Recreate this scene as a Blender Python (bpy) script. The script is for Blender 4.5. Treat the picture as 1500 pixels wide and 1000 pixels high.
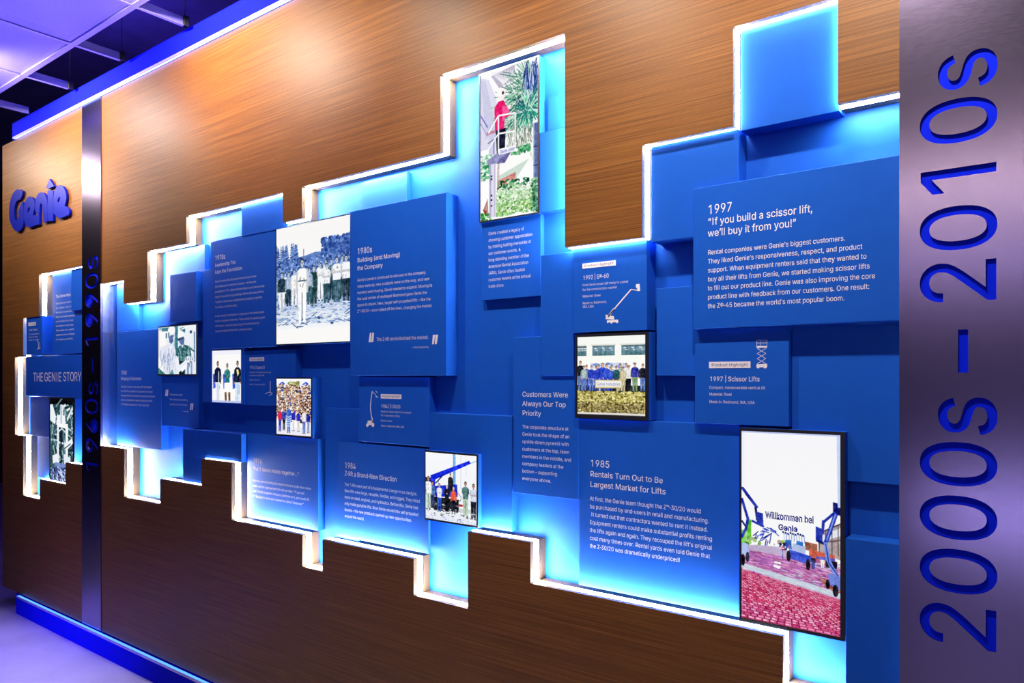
import bpy, bmesh, math, random
import numpy as np
from mathutils import Vector, Matrix

for o in list(bpy.data.objects):
    bpy.data.objects.remove(o, do_unlink=True)
scene = bpy.context.scene
COL = scene.collection

# ---------------------------------------------------------------- camera
cam_data = bpy.data.cameras.new('camera')
cam = bpy.data.objects.new('camera', cam_data)
COL.objects.link(cam)
cam.location = (0.0, -1.827, 1.5)
cam.rotation_euler = (math.radians(90), 0, math.radians(37.2796))
cam_data.sensor_width = 36.0
cam_data.lens = 36.0 * 1077.2 / 1500.0
cam_data.shift_y = 51.0 / 1500.0
cam_data.clip_start = 0.02
scene.camera = cam

# ---------------------------------------------------------------- exposure
vs = scene.view_settings
vs.view_transform = 'Standard'
vs.look = 'None'
vs.gamma = 1.0
vs.use_curve_mapping = False
vs.exposure = 0.0

# ---------------------------------------------------------------- world: dim blue-violet hall
w = bpy.data.worlds.new('hall_ambient')
scene.world = w
w.use_nodes = True
bg = w.node_tree.nodes['Background']
bg.inputs['Color'].default_value = (0.16, 0.13, 0.42, 1)
bg.inputs['Strength'].default_value = 0.10

# ---------------------------------------------------------------- lamps of the hall, and strip lights added behind the camera
def lamp(name, kind, loc, target, energy, color, **kw):
    d = bpy.data.lights.new(name, kind)
    d.energy = energy
    d.color = color
    for k, v in kw.items():
        setattr(d, k, v)
    o = bpy.data.objects.new(name, d)
    COL.objects.link(o)
    o.location = loc
    if target is not None:
        o.rotation_euler = (Vector(target) - Vector(loc)).to_track_quat('-Z', 'Y').to_euler()
    return o

WARM = (1.0, 0.87, 0.70)
def wall_spot(x, e, aim_z=2.50, y=-0.72, size=98, tx=None):
    return lamp('wall_washer_spot', 'SPOT', (x, y, 3.06), (x if tx is None else tx, 0, aim_z), e, WARM,
                spot_size=math.radians(size), spot_blend=1.0, shadow_soft_size=0.03)
wall_spot(-6.10, 55, tx=-5.55, aim_z=2.6)
wall_spot(-5.20, 20, aim_z=2.8)
wall_spot(-4.40, 175, aim_z=2.80, size=124)
wall_spot(-2.95, 165, aim_z=3.0, size=116)
wall_spot(-2.10, 75, aim_z=2.4, size=96)
wall_spot(-1.25, 85, aim_z=2.12, size=88)
wall_spot(-0.42, 130, aim_z=2.15, size=88)
VIOLET = (0.13, 0.07, 1.0)
lamp('blue_uplight', 'SPOT', (-4.1, -1.5, 0.9), (-4.0, -0.40, 3.1), 620, VIOLET,
     spot_size=math.radians(50), spot_blend=0.8, shadow_soft_size=0.1)
lamp('blue_floor_flood', 'SPOT', (-4.3, -1.5, 2.6), (-4.5, -0.75, 0.0), 600, VIOLET,
     spot_size=math.radians(50), spot_blend=1.0, shadow_soft_size=0.1)
lamp('blue_plenum_lamp', 'POINT', (-5.4, 0.35, 3.55), None, 60, (0.12, 0.06, 1.0), shadow_soft_size=0.08)
lamp('column_band_light', 'AREA', (-0.45, -3.6, 2.72), (-0.45, 0, 1.5), 6, (1.0, 0.80, 0.68), shape='RECTANGLE', size=1.6, size_y=0.05)  # added behind the camera so its reflection bands the right column
lamp('column_band_light', 'AREA', (-0.45, -5.6, 2.55), (-0.45, 0, 1.5), 6, (0.75, 0.62, 1.0), shape='RECTANGLE', size=2.4, size_y=0.12)  # second added strip, for the violet band on the steel
lamp('column_band_light', 'AREA', (-0.2, -4.2, 0.55), (-0.2, 0, 1.2), 5, (0.62, 0.55, 1.0), shape='RECTANGLE', size=1.2, size_y=0.08)  # added low strip, stands in for a bluish glow reflected in the column

# measured layout in metres: (x0, x1, z0, z1, front, back) for each block, outlines as (x, z)
OUTLINES = {'left': [(-4.4329, 2.1226), (-5.0291, 2.1226), (-5.0291, 1.8672), (-5.2735, 1.8672), (-5.2735, 1.6229), (-5.4075, 1.6229), (-5.4075, 1.1246),
          (-5.2735, 1.1246), (-5.2735, 0.7479), (-5.0188, 0.7479), (-5.0188, 0.8709), (-4.6484, 0.8709), (-4.6484, 0.9994), (-4.4329, 0.9994)],
 'lower': [(-4.1976, 1.1215), (-3.9328, 1.1215), (-3.9328, 0.8722), (-3.5632, 0.8722), (-3.5632, 0.9955), (-3.1874, 0.9955), (-3.1874, 1.1201),
           (-2.9399, 1.1201), (-2.9399, 0.8689), (-2.4411, 0.8689), (-2.4411, 0.7422), (-2.3164, 0.7422), (-2.3164, 0.8663), (-1.8203, 0.8663),
           (-1.8203, 0.7392), (-1.5724, 0.7392), (-1.5724, 0.9918), (-1.3198, 0.9918), (-1.3198, 0.8662), (-0.5603, 0.8662), (-0.5603, 0.7404),
           (-0.3064, 0.7404)],
 'upper': [(-4.1976, 2.0027), (-3.9403, 2.0027), (-3.9403, 1.879), (-3.6884, 1.879), (-3.6884, 2.126), (-3.3185, 2.126), (-3.3185, 2.253),
           (-2.5712, 2.253), (-2.5712, 2.1311), (-2.4437, 2.1311), (-2.4437, 2.2556), (-1.6946, 2.2556), (-1.6946, 2.516), (-1.1942, 2.516),
           (-1.1942, 1.882), (-0.94, 1.882), (-0.94, 2.1354), (-0.6845, 2.1354), (-0.6845, 2.3869), (-0.4351, 2.3869), (-0.4351, 2.1364),
           (-0.3055, 2.1364)]}
PANELS = {'a_corner': (-4.6006, -4.4272, 1.8768, 2.1174, 0.012, 0.028),
 'a_story': (-4.9029, -4.4657, 1.6321, 2.121, 0.028, 0.08),
 'a_highlight': (-5.2416, -4.9994, 1.6333, 1.8699, 0.006, 0.08),
 'a_title': (-5.2699, -4.432, 1.3768, 1.6241, 0.014, 0.08),
 'a_photo': (-4.9366, -4.5846, 0.8725, 1.3716, 0.022, 0.08),
 'a_plain': (-5.2388, -4.9473, 1.1289, 1.3706, 0.026, 0.08),
 'a_low': (-5.1329, -4.9633, 0.8725, 1.1273, 0.032, 0.08),
 'b68': (-4.0993, -3.6311, 1.1301, 1.7395, 0.04, 0.08),
 'b_top': (-4.1367, -3.8975, 1.7454, 1.8774, 0.057, 0.08),
 'b_white': (-3.6226, -3.2622, 1.7573, 2.1244, 0.06, 0.08),
 'b_dark': (-3.5256, -3.2845, 1.765, 1.9964, 0.03, 0.06),
 'b_men': (-3.6395, -3.2762, 1.5034, 1.7494, 0.027, 0.033),
 'b_quote': (-3.6408, -3.2899, 1.253, 1.4966, 0.045, 0.08),
 'b_side': (-3.2505, -2.9155, 1.3782, 1.9974, 0.043, 0.08),
 'b_three': (-3.1643, -2.9246, 1.3769, 1.6215, 0.037, 0.043),
 'b70': (-3.1581, -2.664, 1.6259, 2.1201, 0.03, 0.043),
 'b_wedge': (-2.9047, -2.5728, 2.1154, 2.2514, 0.026, 0.08),
 'b_group': (-2.6578, -2.1865, 1.6302, 2.1205, 0.028, 0.08),
 'b80': (-2.177, -1.6862, 1.5026, 2.1238, 0.02, 0.08),
 'b_super': (-2.9165, -2.5491, 1.3756, 1.6119, 0.047, 0.08),
 'b_crowd': (-2.6607, -2.4207, 1.2519, 1.4957, 0.03, 0.047),
 'b_plinth': (-3.3894, -2.901, 1.1217, 1.2481, 0.022, 0.08),
 'b74': (-2.8888, -2.3991, 0.8825, 1.249, 0.044, 0.08),
 'b_left84': (-2.3704, -2.1671, 0.8679, 1.3747, 0.055, 0.08),
 'b_z30': (-2.1498, -1.7868, 1.2541, 1.4974, 0.04, 0.08),
 'b84': (-2.2736, -1.7919, 0.879, 1.2459, 0.044, 0.055),
 'b_crew': (-1.793, -1.5514, 1.002, 1.2433, 0.026, 0.045),
 'b_wide': (-1.7883, -1.4251, 1.0034, 1.3726, 0.045, 0.08),
 'b_small': (-2.1538, -1.9116, 2.1064, 2.2392, 0.057, 0.08),
 'b_legacy': (-1.5651, -1.3236, 1.7523, 2.0253, 0.06, 0.08),
 'b_tall': (-1.5654, -1.3204, 2.0084, 2.5012, 0.048, 0.08),
 'b_flush': (-1.3192, -1.2008, 2.0097, 2.2577, 0.05, 0.08),
 'b_pale': (-1.3033, -1.2136, 2.2659, 2.3704, 0.07, 0.08),
 'b_strip': (-1.3061, -1.1864, 1.5021, 1.8734, 0.035, 0.042),
 'b92': (-1.1819, -0.9397, 1.6294, 1.8804, 0.026, 0.08),
 'b_build': (-1.1762, -0.9359, 1.3769, 1.6239, 0.028, 0.08),
 'b_cust': (-1.4173, -1.173, 1.1304, 1.6241, 0.042, 0.08),
 'b85': (-1.1729, -0.6851, 0.8773, 1.3744, 0.044, 0.08),
 'b_will': (-0.6762, -0.4245, 0.8767, 1.369, 0.022, 0.05),
 'b97': (-0.7962, -0.3067, 1.6258, 1.9957, 0.01, 0.03),
 'b_sciss': (-0.8001, -0.5554, 1.3752, 1.6239, 0.03, 0.08),
 'b_right': (-0.5539, -0.3067, 1.2503, 1.624, 0.05, 0.08),
 'b_foot': (-0.4225, -0.3067, 0.742, 1.1208, 0.02, 0.08),
 'b_mid': (-0.9198, -0.7988, 1.5019, 1.744, 0.045, 0.08),
 'b_block': (-0.675, -0.4377, 2.1279, 2.3853, 0.027, 0.08),
 'b_fore': (-0.9242, -0.6794, 1.8709, 2.1338, 0.022, 0.08)}
EXTRA = {'b_plinth': [(-3.3894, -3.189, 0.9971, 1.1217)],
 'b_top': [(-4.1367, -3.9419, 1.8774, 2.0011)]}
TEXTS = [('a_title', 'title_word', ['THE'], -5.1568, 1.4689, 1.4689, 0.1509, 0.0537, 0.0), ('a_title', 'title_word', ['GENIE'], -4.9886, 1.47, 1.47, 0.2472, 0.0533, 0.0),
 ('a_title', 'title_word', ['STORY'], -4.7178, 1.4719, 1.4719, 0.2439, 0.0522, 0.0), ('a_story', 'heading', ['The Genie Hoist'], -4.8537, 1.9694, 1.9694, 0.2086, 0.0172, 0.0),
 ('a_story', 'paragraph',
  ['Bud Bushnell was looking', 'for a better way to lift.', 'He built a compressed air', 'hoist in a rented garage,', 'and carried it by truck', 'to builders in the area.', 'The crews who used it',
   'asked for more of them.', 'A company was born.'],
  -4.8537, 1.9304, 1.7152, 0.2815, 0.0107, -0.3),
 ('a_highlight', 'title', ['1966 | Hoist'], -5.2037, 1.7825, 1.7825, 0.1322, 0.012, 0.0),
 ('a_highlight', 'small_print', ['First portable lift', 'Material: Steel', 'Made in: Seattle'], -5.2037, 1.7589, 1.7226, 0.1633, 0.0077, -0.3),
 ('b68', 'year', ['1968'], -4.0558, 1.5091, 1.5091, 0.0635, 0.0216, 0.0), ('b68', 'heading', ['Bringing in Customers'], -4.0558, 1.4806, 1.4806, 0.2231, 0.0161, 0.0),
 ('b68', 'paragraph',
  ['Looking for customers was nearly a lift. Bud Bushnell', 'set to find the companies first. Customers, for the next', 'five years Genie met it meeting with a group of distributors',
   'selling their equipment in western Canada. By the end', 'of 1968 Genie had orders for 1,000 rental hoists.'],
  -4.0558, 1.44, 1.3463, 0.364, 0.0106, -0.3),
 ('b_quote', 'quotation_mark', ['“'], -3.6038, 1.3585, 1.3585, 0.0346, 0.0733, 0.8),
 ('b_quote', 'paragraph', ['The women said', 'that without customers,', 'we are not in business.'], -3.556, 1.4053, 1.3579, 0.1702, 0.0098, -0.3),
 ('b_quote', 'quotation_mark', ['”'], -3.3691, 1.2975, 1.2975, 0.0344, 0.0705, 0.8), ('b_quote', 'attribution', ['— Founder'], -3.4379, 1.3276, 1.3276, 0.0601, 0.0066, -0.3),
 ('b70', 'year', ['1970s'], -3.1227, 2.0308, 2.0308, 0.0827, 0.021, 0.0), ('b70', 'heading', ['Leadership Trio', 'Lays the Foundation'], -3.1227, 2.0007, 1.9698, 0.2139, 0.0156, 0.0),
 ('b70', 'paragraph',
  ['Genie founder Bud Bushnell chose his son-in-law', 'Bob Wilkerson to lead the company – he became', 'president in 1976. Ward Bushnell (Bud’s son) became the',
   'head of manufacturing and Roger Brown led sales efforts.', 'Together, these three supported the company’s growth,', 'innovation, and team spirit.'],
  -3.1227, 1.9285, 1.8112, 0.3806, 0.0097, -0.3),
 ('b70', 'paragraph',
  ['A new industry developed in response to the construction', 'boom in southern California. These rental companies grew', 'with Genie. It was the beginning of a commitment to',
   'customer relationships that continues today.'],
  -3.1227, 1.7705, 1.702, 0.3845, 0.0097, -0.3),
 ('b80', 'year', ['1980s'], -2.1367, 1.9583, 1.9583, 0.0815, 0.0218, 0.0), ('b80', 'heading', ['Building (and Moving)', 'the Company'], -2.1367, 1.9275, 1.8977, 0.2269, 0.0159, 0.0),
 ('b80', 'paragraph',
  ['Genie’s owners continued to reinvest in the company.', 'Sales were up, new products were on the way, and new', 'markets were buying. Genie needed to expand. Moving to',
   'the rural corner of northeast Redmond gave Genie the', 'space to dream. New, larger self-propelled lifts – like the', 'Z™-30/20 – soon rolled off the lines, changing the market.'],
  -2.1367, 1.8556, 1.7386, 0.3853, 0.0108, -0.3),
 ('b80', 'quotation_mark', ['“'], -2.0769, 1.5798, 1.5798, 0.0327, 0.0785, 0.8), ('b80', 'paragraph', ['The Z-lift revolutionized the market.'], -2.0317, 1.6293, 1.6293, 0.2628, 0.013, -0.3),
 ('b80', 'quotation_mark', ['”'], -1.7547, 1.567, 1.567, 0.0314, 0.0729, 0.8), ('b80', 'attribution', ['— Genie Engineering'], -1.8503, 1.5986, 1.5986, 0.0814, 0.0067, -0.3),
 ('b_super', 'title', ['1974 | SuperLift'], -2.8768, 1.533, 1.533, 0.1136, 0.012, 0.0),
 ('b_super', 'small_print', ['Number of SuperLifts in use', 'worldwide sales lift'], -2.8768, 1.5144, 1.5009, 0.1578, 0.0066, -0.3),
 ('b_super', 'small_print', ['Material: Aluminum'], -2.8768, 1.4814, 1.4814, 0.0786, 0.0066, -0.3),
 ('b_super', 'small_print', ['Made in: Seattle, WA, USA'], -2.8768, 1.4616, 1.4616, 0.1136, 0.0066, -0.3), ('b74', 'year', ['1974'], -2.8444, 1.1228, 1.1228, 0.0632, 0.0194, 0.0),
 ('b74', 'heading', ['“Put 3 Genie Hoists together…”'], -2.8496, 1.0905, 1.0905, 0.3272, 0.0155, 0.0),
 ('b74', 'paragraph',
  ['Bud was demonstrating the Genie hoist at a trade show when', 'every vendor approached him with an idea. “If you put', 'and 3 hoists together and put a platform on it, you could lift',
   'it.” Bud got to work and created the Genie Teletower™'],
  -2.847, 1.0415, 0.9735, 0.4024, 0.0101, -0.2),
 ('b_z30', 'title', ['1984 | Z-30/20'], -2.0294, 1.3846, 1.3846, 0.1017, 0.0118, 0.0),
 ('b_z30', 'small_print', ['Made by Genie, the first compact', 'lift to be easily riding'], -2.0294, 1.3674, 1.3533, 0.157, 0.0066, -0.3),
 ('b_z30', 'small_print', ['Material: Steel'], -2.0294, 1.3337, 1.3337, 0.0579, 0.0066, -0.3), ('b_z30', 'small_print', ['Made in: Redmond, WA, USA'], -2.0294, 1.315, 1.315, 0.1212, 0.0066, -0.3),
 ('b84', 'year', ['1984'], -2.2372, 1.1462, 1.1462, 0.0633, 0.0219, 0.0), ('b84', 'heading', ['Z-lift a Brand-New Direction'], -2.2372, 1.1172, 1.1172, 0.2864, 0.018, 0.0),
 ('b84', 'paragraph',
  ['The Z-lifts were part of a fundamental change in our designs.', 'New lifts were large, versatile, flexible, and rugged. They relied',
   'more on steel, engines, and hydraulics. Before this, Genie had', 'only made portable lifts. Now Genie moved into self-propelled', 'booms – the new products opened-up new opportunities',
   'around the world.'],
  -2.2372, 1.0776, 0.9562, 0.4035, 0.0114, -0.2),
 ('b_legacy', 'paragraph',
  ['Genie created a legacy of', 'showing customer appreciation', 'by making lasting memories at', 'our customer events. A', 'long-standing member of the', 'American Rental Association',
   '(ARA), Genie often hosted', 'customer events at the annual', 'trade show.'],
  -1.534, 1.9655, 1.7918, 0.178, 0.0106, -0.3),
 ('b92', 'title', ['1992 | S®-60'], -1.1474, 1.784, 1.784, 0.0865, 0.0121, 0.0),
 ('b92', 'small_print', ['First Genie boom (of many to come)', 'for the construction market'], -1.1485, 1.7651, 1.7514, 0.1503, 0.0071, -0.3),
 ('b92', 'small_print', ['Material: Steel'], -1.1485, 1.7321, 1.7321, 0.0603, 0.0071, -0.3), ('b92', 'small_print', ['Made in: Redmond,', 'WA, USA'], -1.1485, 1.7119, 1.7013, 0.0807, 0.0071, -0.3),
 ('b_cust', 'heading', ['Customers Were', 'Always Our Top', 'Priority'], -1.3821, 1.4361, 1.377, 0.1717, 0.0155, 0.0),
 ('b_cust', 'paragraph',
  ['The corporate structure at', 'Genie took the shape of an', 'upside-down pyramid with', 'customers at the top, team', 'members in the middle, and', 'company leaders at the', 'bottom – supporting',
   'everyone above.'],
  -1.3821, 1.336, 1.1733, 0.1825, 0.0108, -0.2),
 ('b85', 'year', ['1985'], -1.1339, 1.2342, 1.2342, 0.065, 0.0194, 0.0), ('b85', 'heading', ['Rentals Turn Out to Be', 'Largest Market for Lifts'], -1.1339, 1.2043, 1.174, 0.2422, 0.0162, 0.0),
 ('b85', 'paragraph',
  ['At first, the Genie team thought the Z™-30/20 would', 'be purchased by end-users in retail and manufacturing.', ' It turned out that contractors wanted to rent it instead.',
   'Equipment renters could make substantial profits renting', 'the lifts again and again. They recouped the lift’s original', 'cost many times over. Rental yards even told Genie that',
   'the Z-30/20 was dramatically underpriced!'],
  -1.1349, 1.1335, 0.9937, 0.3765, 0.0121, -0.1),
 ('b97', 'year', ['1997'], -0.7561, 1.9225, 1.9225, 0.0642, 0.0235, 0.0),
 ('b97', 'heading', ['“If you build a scissor lift,', 'we’ll buy it from you!”'], -0.7561, 1.8935, 1.8637, 0.2617, 0.0184, 0.2),
 ('b97', 'paragraph',
  ['Rental companies were Genie’s biggest customers.', 'They liked Genie’s responsiveness, respect, and product', 'support. When equipment renters said that they wanted to',
   'buy all their lifts from Genie, we started making scissor lifts', 'to fill out our product line. Genie was also improving the core', 'product line with feedback from our customers. One result:',
   'the Z®-45 became the world’s most popular boom.'],
  -0.7561, 1.8169, 1.6773, 0.399, 0.0121, 0),
 ('b_sciss', 'title', ['1997 | Scissor Lifts'], -0.7592, 1.4872, 1.4872, 0.1317, 0.0119, 0.0),
 ('b_sciss', 'small_print', ['Compact, maneuverable vertical lift'], -0.7602, 1.4671, 1.4671, 0.1469, 0.0076, -0.2),
 ('b_sciss', 'small_print', ['Material: Steel'], -0.7602, 1.4496, 1.4496, 0.0599, 0.0076, -0.2),
 ('b_sciss', 'small_print', ['Made in: Redmond, WA, USA'], -0.7602, 1.4298, 1.4298, 0.1202, 0.0076, -0.2)]
TAGS = [('a_highlight', -5.208, -5.0913, 1.8152, 1.8357),
 ('b_super', -2.8768, -2.7682, 1.566, 1.5823),
 ('b_z30', -2.0294, -1.9221, 1.4183, 1.4345),
 ('b92', -1.1488, -1.0377, 1.8173, 1.832),
 ('b_sciss', -0.7605, -0.6508, 1.5212, 1.538)]
ICONS = [('b92',
  [([(-1.0622, 1.673), (-1.0275, 1.7075), (-0.9896, 1.744)], 0.0037), ([(-0.9896, 1.745), (-0.9806, 1.7434), (-0.9678, 1.7411)], 0.0023),
   ([(-1.0609, 1.6729), (-1.0448, 1.6921)], 0.0059)],
  [[(-0.9729, 1.7582), (-0.9619, 1.7586), (-0.9601, 1.739), (-0.9678, 1.7383), (-0.969, 1.7453), (-0.9736, 1.7514)],
   [(-1.0703, 1.6781), (-1.0582, 1.6752), (-1.0434, 1.6721), (-1.0421, 1.6626), (-1.0703, 1.6647)],
   [(-1.0663, 1.6614), (-1.0301, 1.6621), (-1.0288, 1.6538), (-1.0341, 1.6513), (-1.0381, 1.6547), (-1.0474, 1.6547), (-1.0514, 1.6506), (-1.056, 1.655), (-1.0603, 1.6552),
    (-1.0641, 1.6526), (-1.0668, 1.6555)]]),
 ('b_z30',
  [([(-2.076, 1.4435), (-2.082, 1.4179), (-2.0859, 1.3913), (-2.085, 1.3709), (-2.079, 1.3446)], 0.0038), ([(-2.076, 1.4435), (-2.0626, 1.4355), (-2.0522, 1.4255)], 0.0018),
   ([(-2.0573, 1.4447), (-2.0478, 1.4398)], 0.0018), ([(-2.0567, 1.424), (-2.0448, 1.423)], 0.0025), ([(-2.076, 1.3447), (-2.0751, 1.3284)], 0.0056)],
  [[(-2.1016, 1.3335), (-2.0746, 1.3366), (-2.0716, 1.3265), (-2.0656, 1.3237), (-2.0656, 1.3145), (-2.0731, 1.3112), (-2.079, 1.315), (-2.0805, 1.3184), (-2.095, 1.3178),
    (-2.0971, 1.3132), (-2.1031, 1.3099), (-2.1092, 1.3127), (-2.1092, 1.321), (-2.1022, 1.3243)]]),
 ('b_sciss',
  [([(-0.6345, 1.5914), (-0.6088, 1.5906), (-0.6088, 1.5737)], 0.0009), ([(-0.6345, 1.5914), (-0.6345, 1.5743)], 0.0009), ([(-0.6345, 1.5845), (-0.6088, 1.5838)], 0.0009),
   ([(-0.6253, 1.5911), (-0.6253, 1.5764)], 0.0007), ([(-0.6336, 1.5706), (-0.6116, 1.5573)], 0.0011), ([(-0.6116, 1.5701), (-0.6336, 1.5577)], 0.0011),
   ([(-0.6336, 1.5577), (-0.6116, 1.5445)], 0.0011), ([(-0.6116, 1.5573), (-0.6336, 1.5448)], 0.0011), ([(-0.6336, 1.5448), (-0.6116, 1.5317)], 0.0011),
   ([(-0.6116, 1.5445), (-0.6336, 1.5319)], 0.0011), ([(-0.6336, 1.5706), (-0.6225, 1.5731)], 0.001)],
  [[(-0.6354, 1.5771), (-0.6084, 1.5764), (-0.6084, 1.5719), (-0.6354, 1.5725)], [(-0.6354, 1.5305), (-0.6084, 1.5316), (-0.6084, 1.5225), (-0.6354, 1.5227)],
   [(-0.634, 1.5227), (-0.628, 1.5227), (-0.628, 1.5204), (-0.634, 1.5204)], [(-0.617, 1.5226), (-0.6107, 1.5225), (-0.6107, 1.5202), (-0.617, 1.5203)]]),
 ('b_super',
  [([(-2.7241, 1.4783), (-2.7241, 1.4319)], 0.0047), ([(-2.7609, 1.4248), (-2.7351, 1.4325), (-2.7228, 1.4301)], 0.0026),
   ([(-2.7228, 1.4327), (-2.7087, 1.4269), (-2.7329, 1.4168)], 0.0026)],
  []),
 ('a_highlight',
  [([(-5.0641, 1.7252), (-5.0511, 1.694), (-5.0467, 1.6692)], 0.0059), ([(-5.0685, 1.6679), (-5.0251, 1.674)], 0.005), ([(-5.0381, 1.7112), (-5.0294, 1.6759)], 0.0033)], [])]
LOGO = {'G': [(-5.2382, 2.6607), (-5.2711, 2.6765), (-5.321, 2.6863), (-5.3658, 2.6824), (-5.4055, 2.6643), (-5.4341, 2.6379), (-5.4537, 2.6055), (-5.4606, 2.558), (-5.4537, 2.5174),
       (-5.4341, 2.4841), (-5.3998, 2.4514), (-5.3602, 2.4291), (-5.321, 2.4179), (-5.2766, 2.4191), (-5.2437, 2.4344), (-5.2273, 2.4581), (-5.2197, 2.487), (-5.2197, 2.5255),
       (-5.2273, 2.5864), (-5.2437, 2.5973), (-5.2601, 2.5911), (-5.2877, 2.5648), (-5.3176, 2.5322), (-5.2987, 2.5275), (-5.3065, 2.5026), (-5.3265, 2.4879), (-5.3489, 2.4908),
       (-5.3692, 2.5108), (-5.3771, 2.538), (-5.3737, 2.5724), (-5.3602, 2.5966), (-5.3377, 2.613), (-5.3098, 2.6176), (-5.2766, 2.6149), (-5.2546, 2.6289), (-5.2404, 2.6439)],
 'e1': [(-5.2165, 2.525), (-5.2143, 2.5589), (-5.2002, 2.591), (-5.168, 2.6097), (-5.1307, 2.6127), (-5.0885, 2.6001), (-5.0571, 2.5767), (-5.0468, 2.5522), (-5.0519, 2.5279),
        (-5.0676, 2.5049), (-5.078, 2.4875), (-4.9902, 2.48), (-4.983, 2.4211), (-5.0158, 2.4231), (-5.1307, 2.4205), (-5.1733, 2.4321), (-5.2056, 2.4596), (-5.2165, 2.4866)],
 'e1h': [(-5.1519, 2.5417), (-5.1307, 2.5472), (-5.1201, 2.5415), (-5.1254, 2.5296), (-5.1466, 2.5156), (-5.1605, 2.5175)],
 'n': [(-5.0437, 2.5142), (-5.0416, 2.5515), (-5.0261, 2.5909), (-4.9953, 2.6092), (-4.9596, 2.6133), (-4.9244, 2.6055), (-4.8894, 2.5831), (-4.8696, 2.5557), (-4.8597, 2.5217),
       (-4.8597, 2.424), (-4.9044, 2.4215), (-4.9194, 2.4275), (-4.9294, 2.4863), (-4.9364, 2.5284), (-4.9495, 2.5446), (-4.9627, 2.5465), (-4.9749, 2.5296), (-4.98, 2.4766),
       (-4.9789, 2.4206), (-4.983, 2.4211), (-4.9891, 2.4811), (-5.0106, 2.4856), (-5.0416, 2.5119)],
 'i': [(-4.8578, 2.6048), (-4.8205, 2.6052), (-4.7818, 2.5912), (-4.7789, 2.4177), (-4.845, 2.4221), (-4.8578, 2.4359)],
 'dot': [(-4.8303, 2.6724), (-4.7673, 2.6171), (-4.8548, 2.6178), (-4.8795, 2.6285)],
 'e2': [(-4.7769, 2.4617), (-4.7779, 2.5302), (-4.7721, 2.5736), (-4.7529, 2.6008), (-4.7244, 2.6124), (-4.6866, 2.6124), (-4.6446, 2.5979), (-4.6169, 2.5759), (-4.6004, 2.5478),
        (-4.5985, 2.5201), (-4.6077, 2.4979), (-4.6215, 2.4821), (-4.5848, 2.4692), (-4.5621, 2.4543), (-4.5548, 2.4357), (-4.5712, 2.4204), (-4.5939, 2.4253), (-4.6031, 2.4207),
        (-4.6913, 2.4204), (-4.7291, 2.4333), (-4.7577, 2.4511)],
 'e2h': [(-4.7196, 2.5218), (-4.7054, 2.5397), (-4.6866, 2.5469), (-4.6819, 2.5383), (-4.6894, 2.5215), (-4.7102, 2.5125)]}
PILLAR_RIGHT = (-0.3051, -0.0731, -0.2613, -0.1263, 0.9275, 2.1873)
PILLAR_LEFT = (-4.4208, -4.1902, -4.3777, -4.2244, 0.9767, 2.1607)

# ================================================================ materials
def srgb(r, g, b):
    f = lambda c: c / 12.92 if c <= 0.04045 else ((c + 0.055) / 1.055) ** 2.4
    return (f(r / 255), f(g / 255), f(b / 255))

def new_mat(name):
    m = bpy.data.materials.new(name)
    m.use_nodes = True
    return m, m.node_tree, m.node_tree.nodes['Principled BSDF']

def node(nt, kind, **kw):
    n = nt.nodes.new(kind)
    for k, v in kw.items():
        if k in n.inputs:
            n.inputs[k].default_value = v
        else:
            setattr(n, k, v)
    return n

def principled(name, color, rough=0.5, metal=0.0, spec=0.5, noise=0.0, nscale=60.0, stretch=(1, 1, 1), bump=0.0):
    m, nt, p = new_mat(name)
    p.inputs['Base Color'].default_value = (*color, 1)
    p.inputs['Roughness'].default_value = rough
    p.inputs['Metallic'].default_value = metal
    p.inputs['Specular IOR Level'].default_value = spec
    if noise or bump:
        tc = node(nt, 'ShaderNodeTexCoord')
        mp = node(nt, 'ShaderNodeMapping')
        mp.inputs['Scale'].default_value = stretch
        nt.links.new(tc.outputs['Object'], mp.inputs['Vector'])
        nz = node(nt, 'ShaderNodeTexNoise', Scale=nscale, Detail=4.0)
        nt.links.new(mp.outputs[0], nz.inputs['Vector'])
        if noise:
            r = node(nt, 'ShaderNodeValToRGB')
            r.color_ramp.elements[0].position = 0.3
            r.color_ramp.elements[1].position = 0.7
            r.color_ramp.elements[0].color = (*[c * (1 - noise) for c in color], 1)
            r.color_ramp.elements[1].color = (*[min(1, c * (1 + noise)) for c in color], 1)
            nt.links.new(nz.outputs['Fac'], r.inputs[0])
            nt.links.new(r.outputs[0], p.inputs['Base Color'])
        if bump:
            b = node(nt, 'ShaderNodeBump', Strength=bump, Distance=0.001)
            nt.links.new(nz.outputs['Fac'], b.inputs['Height'])
            nt.links.new(b.outputs[0], p.inputs['Normal'])
    return m

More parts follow.
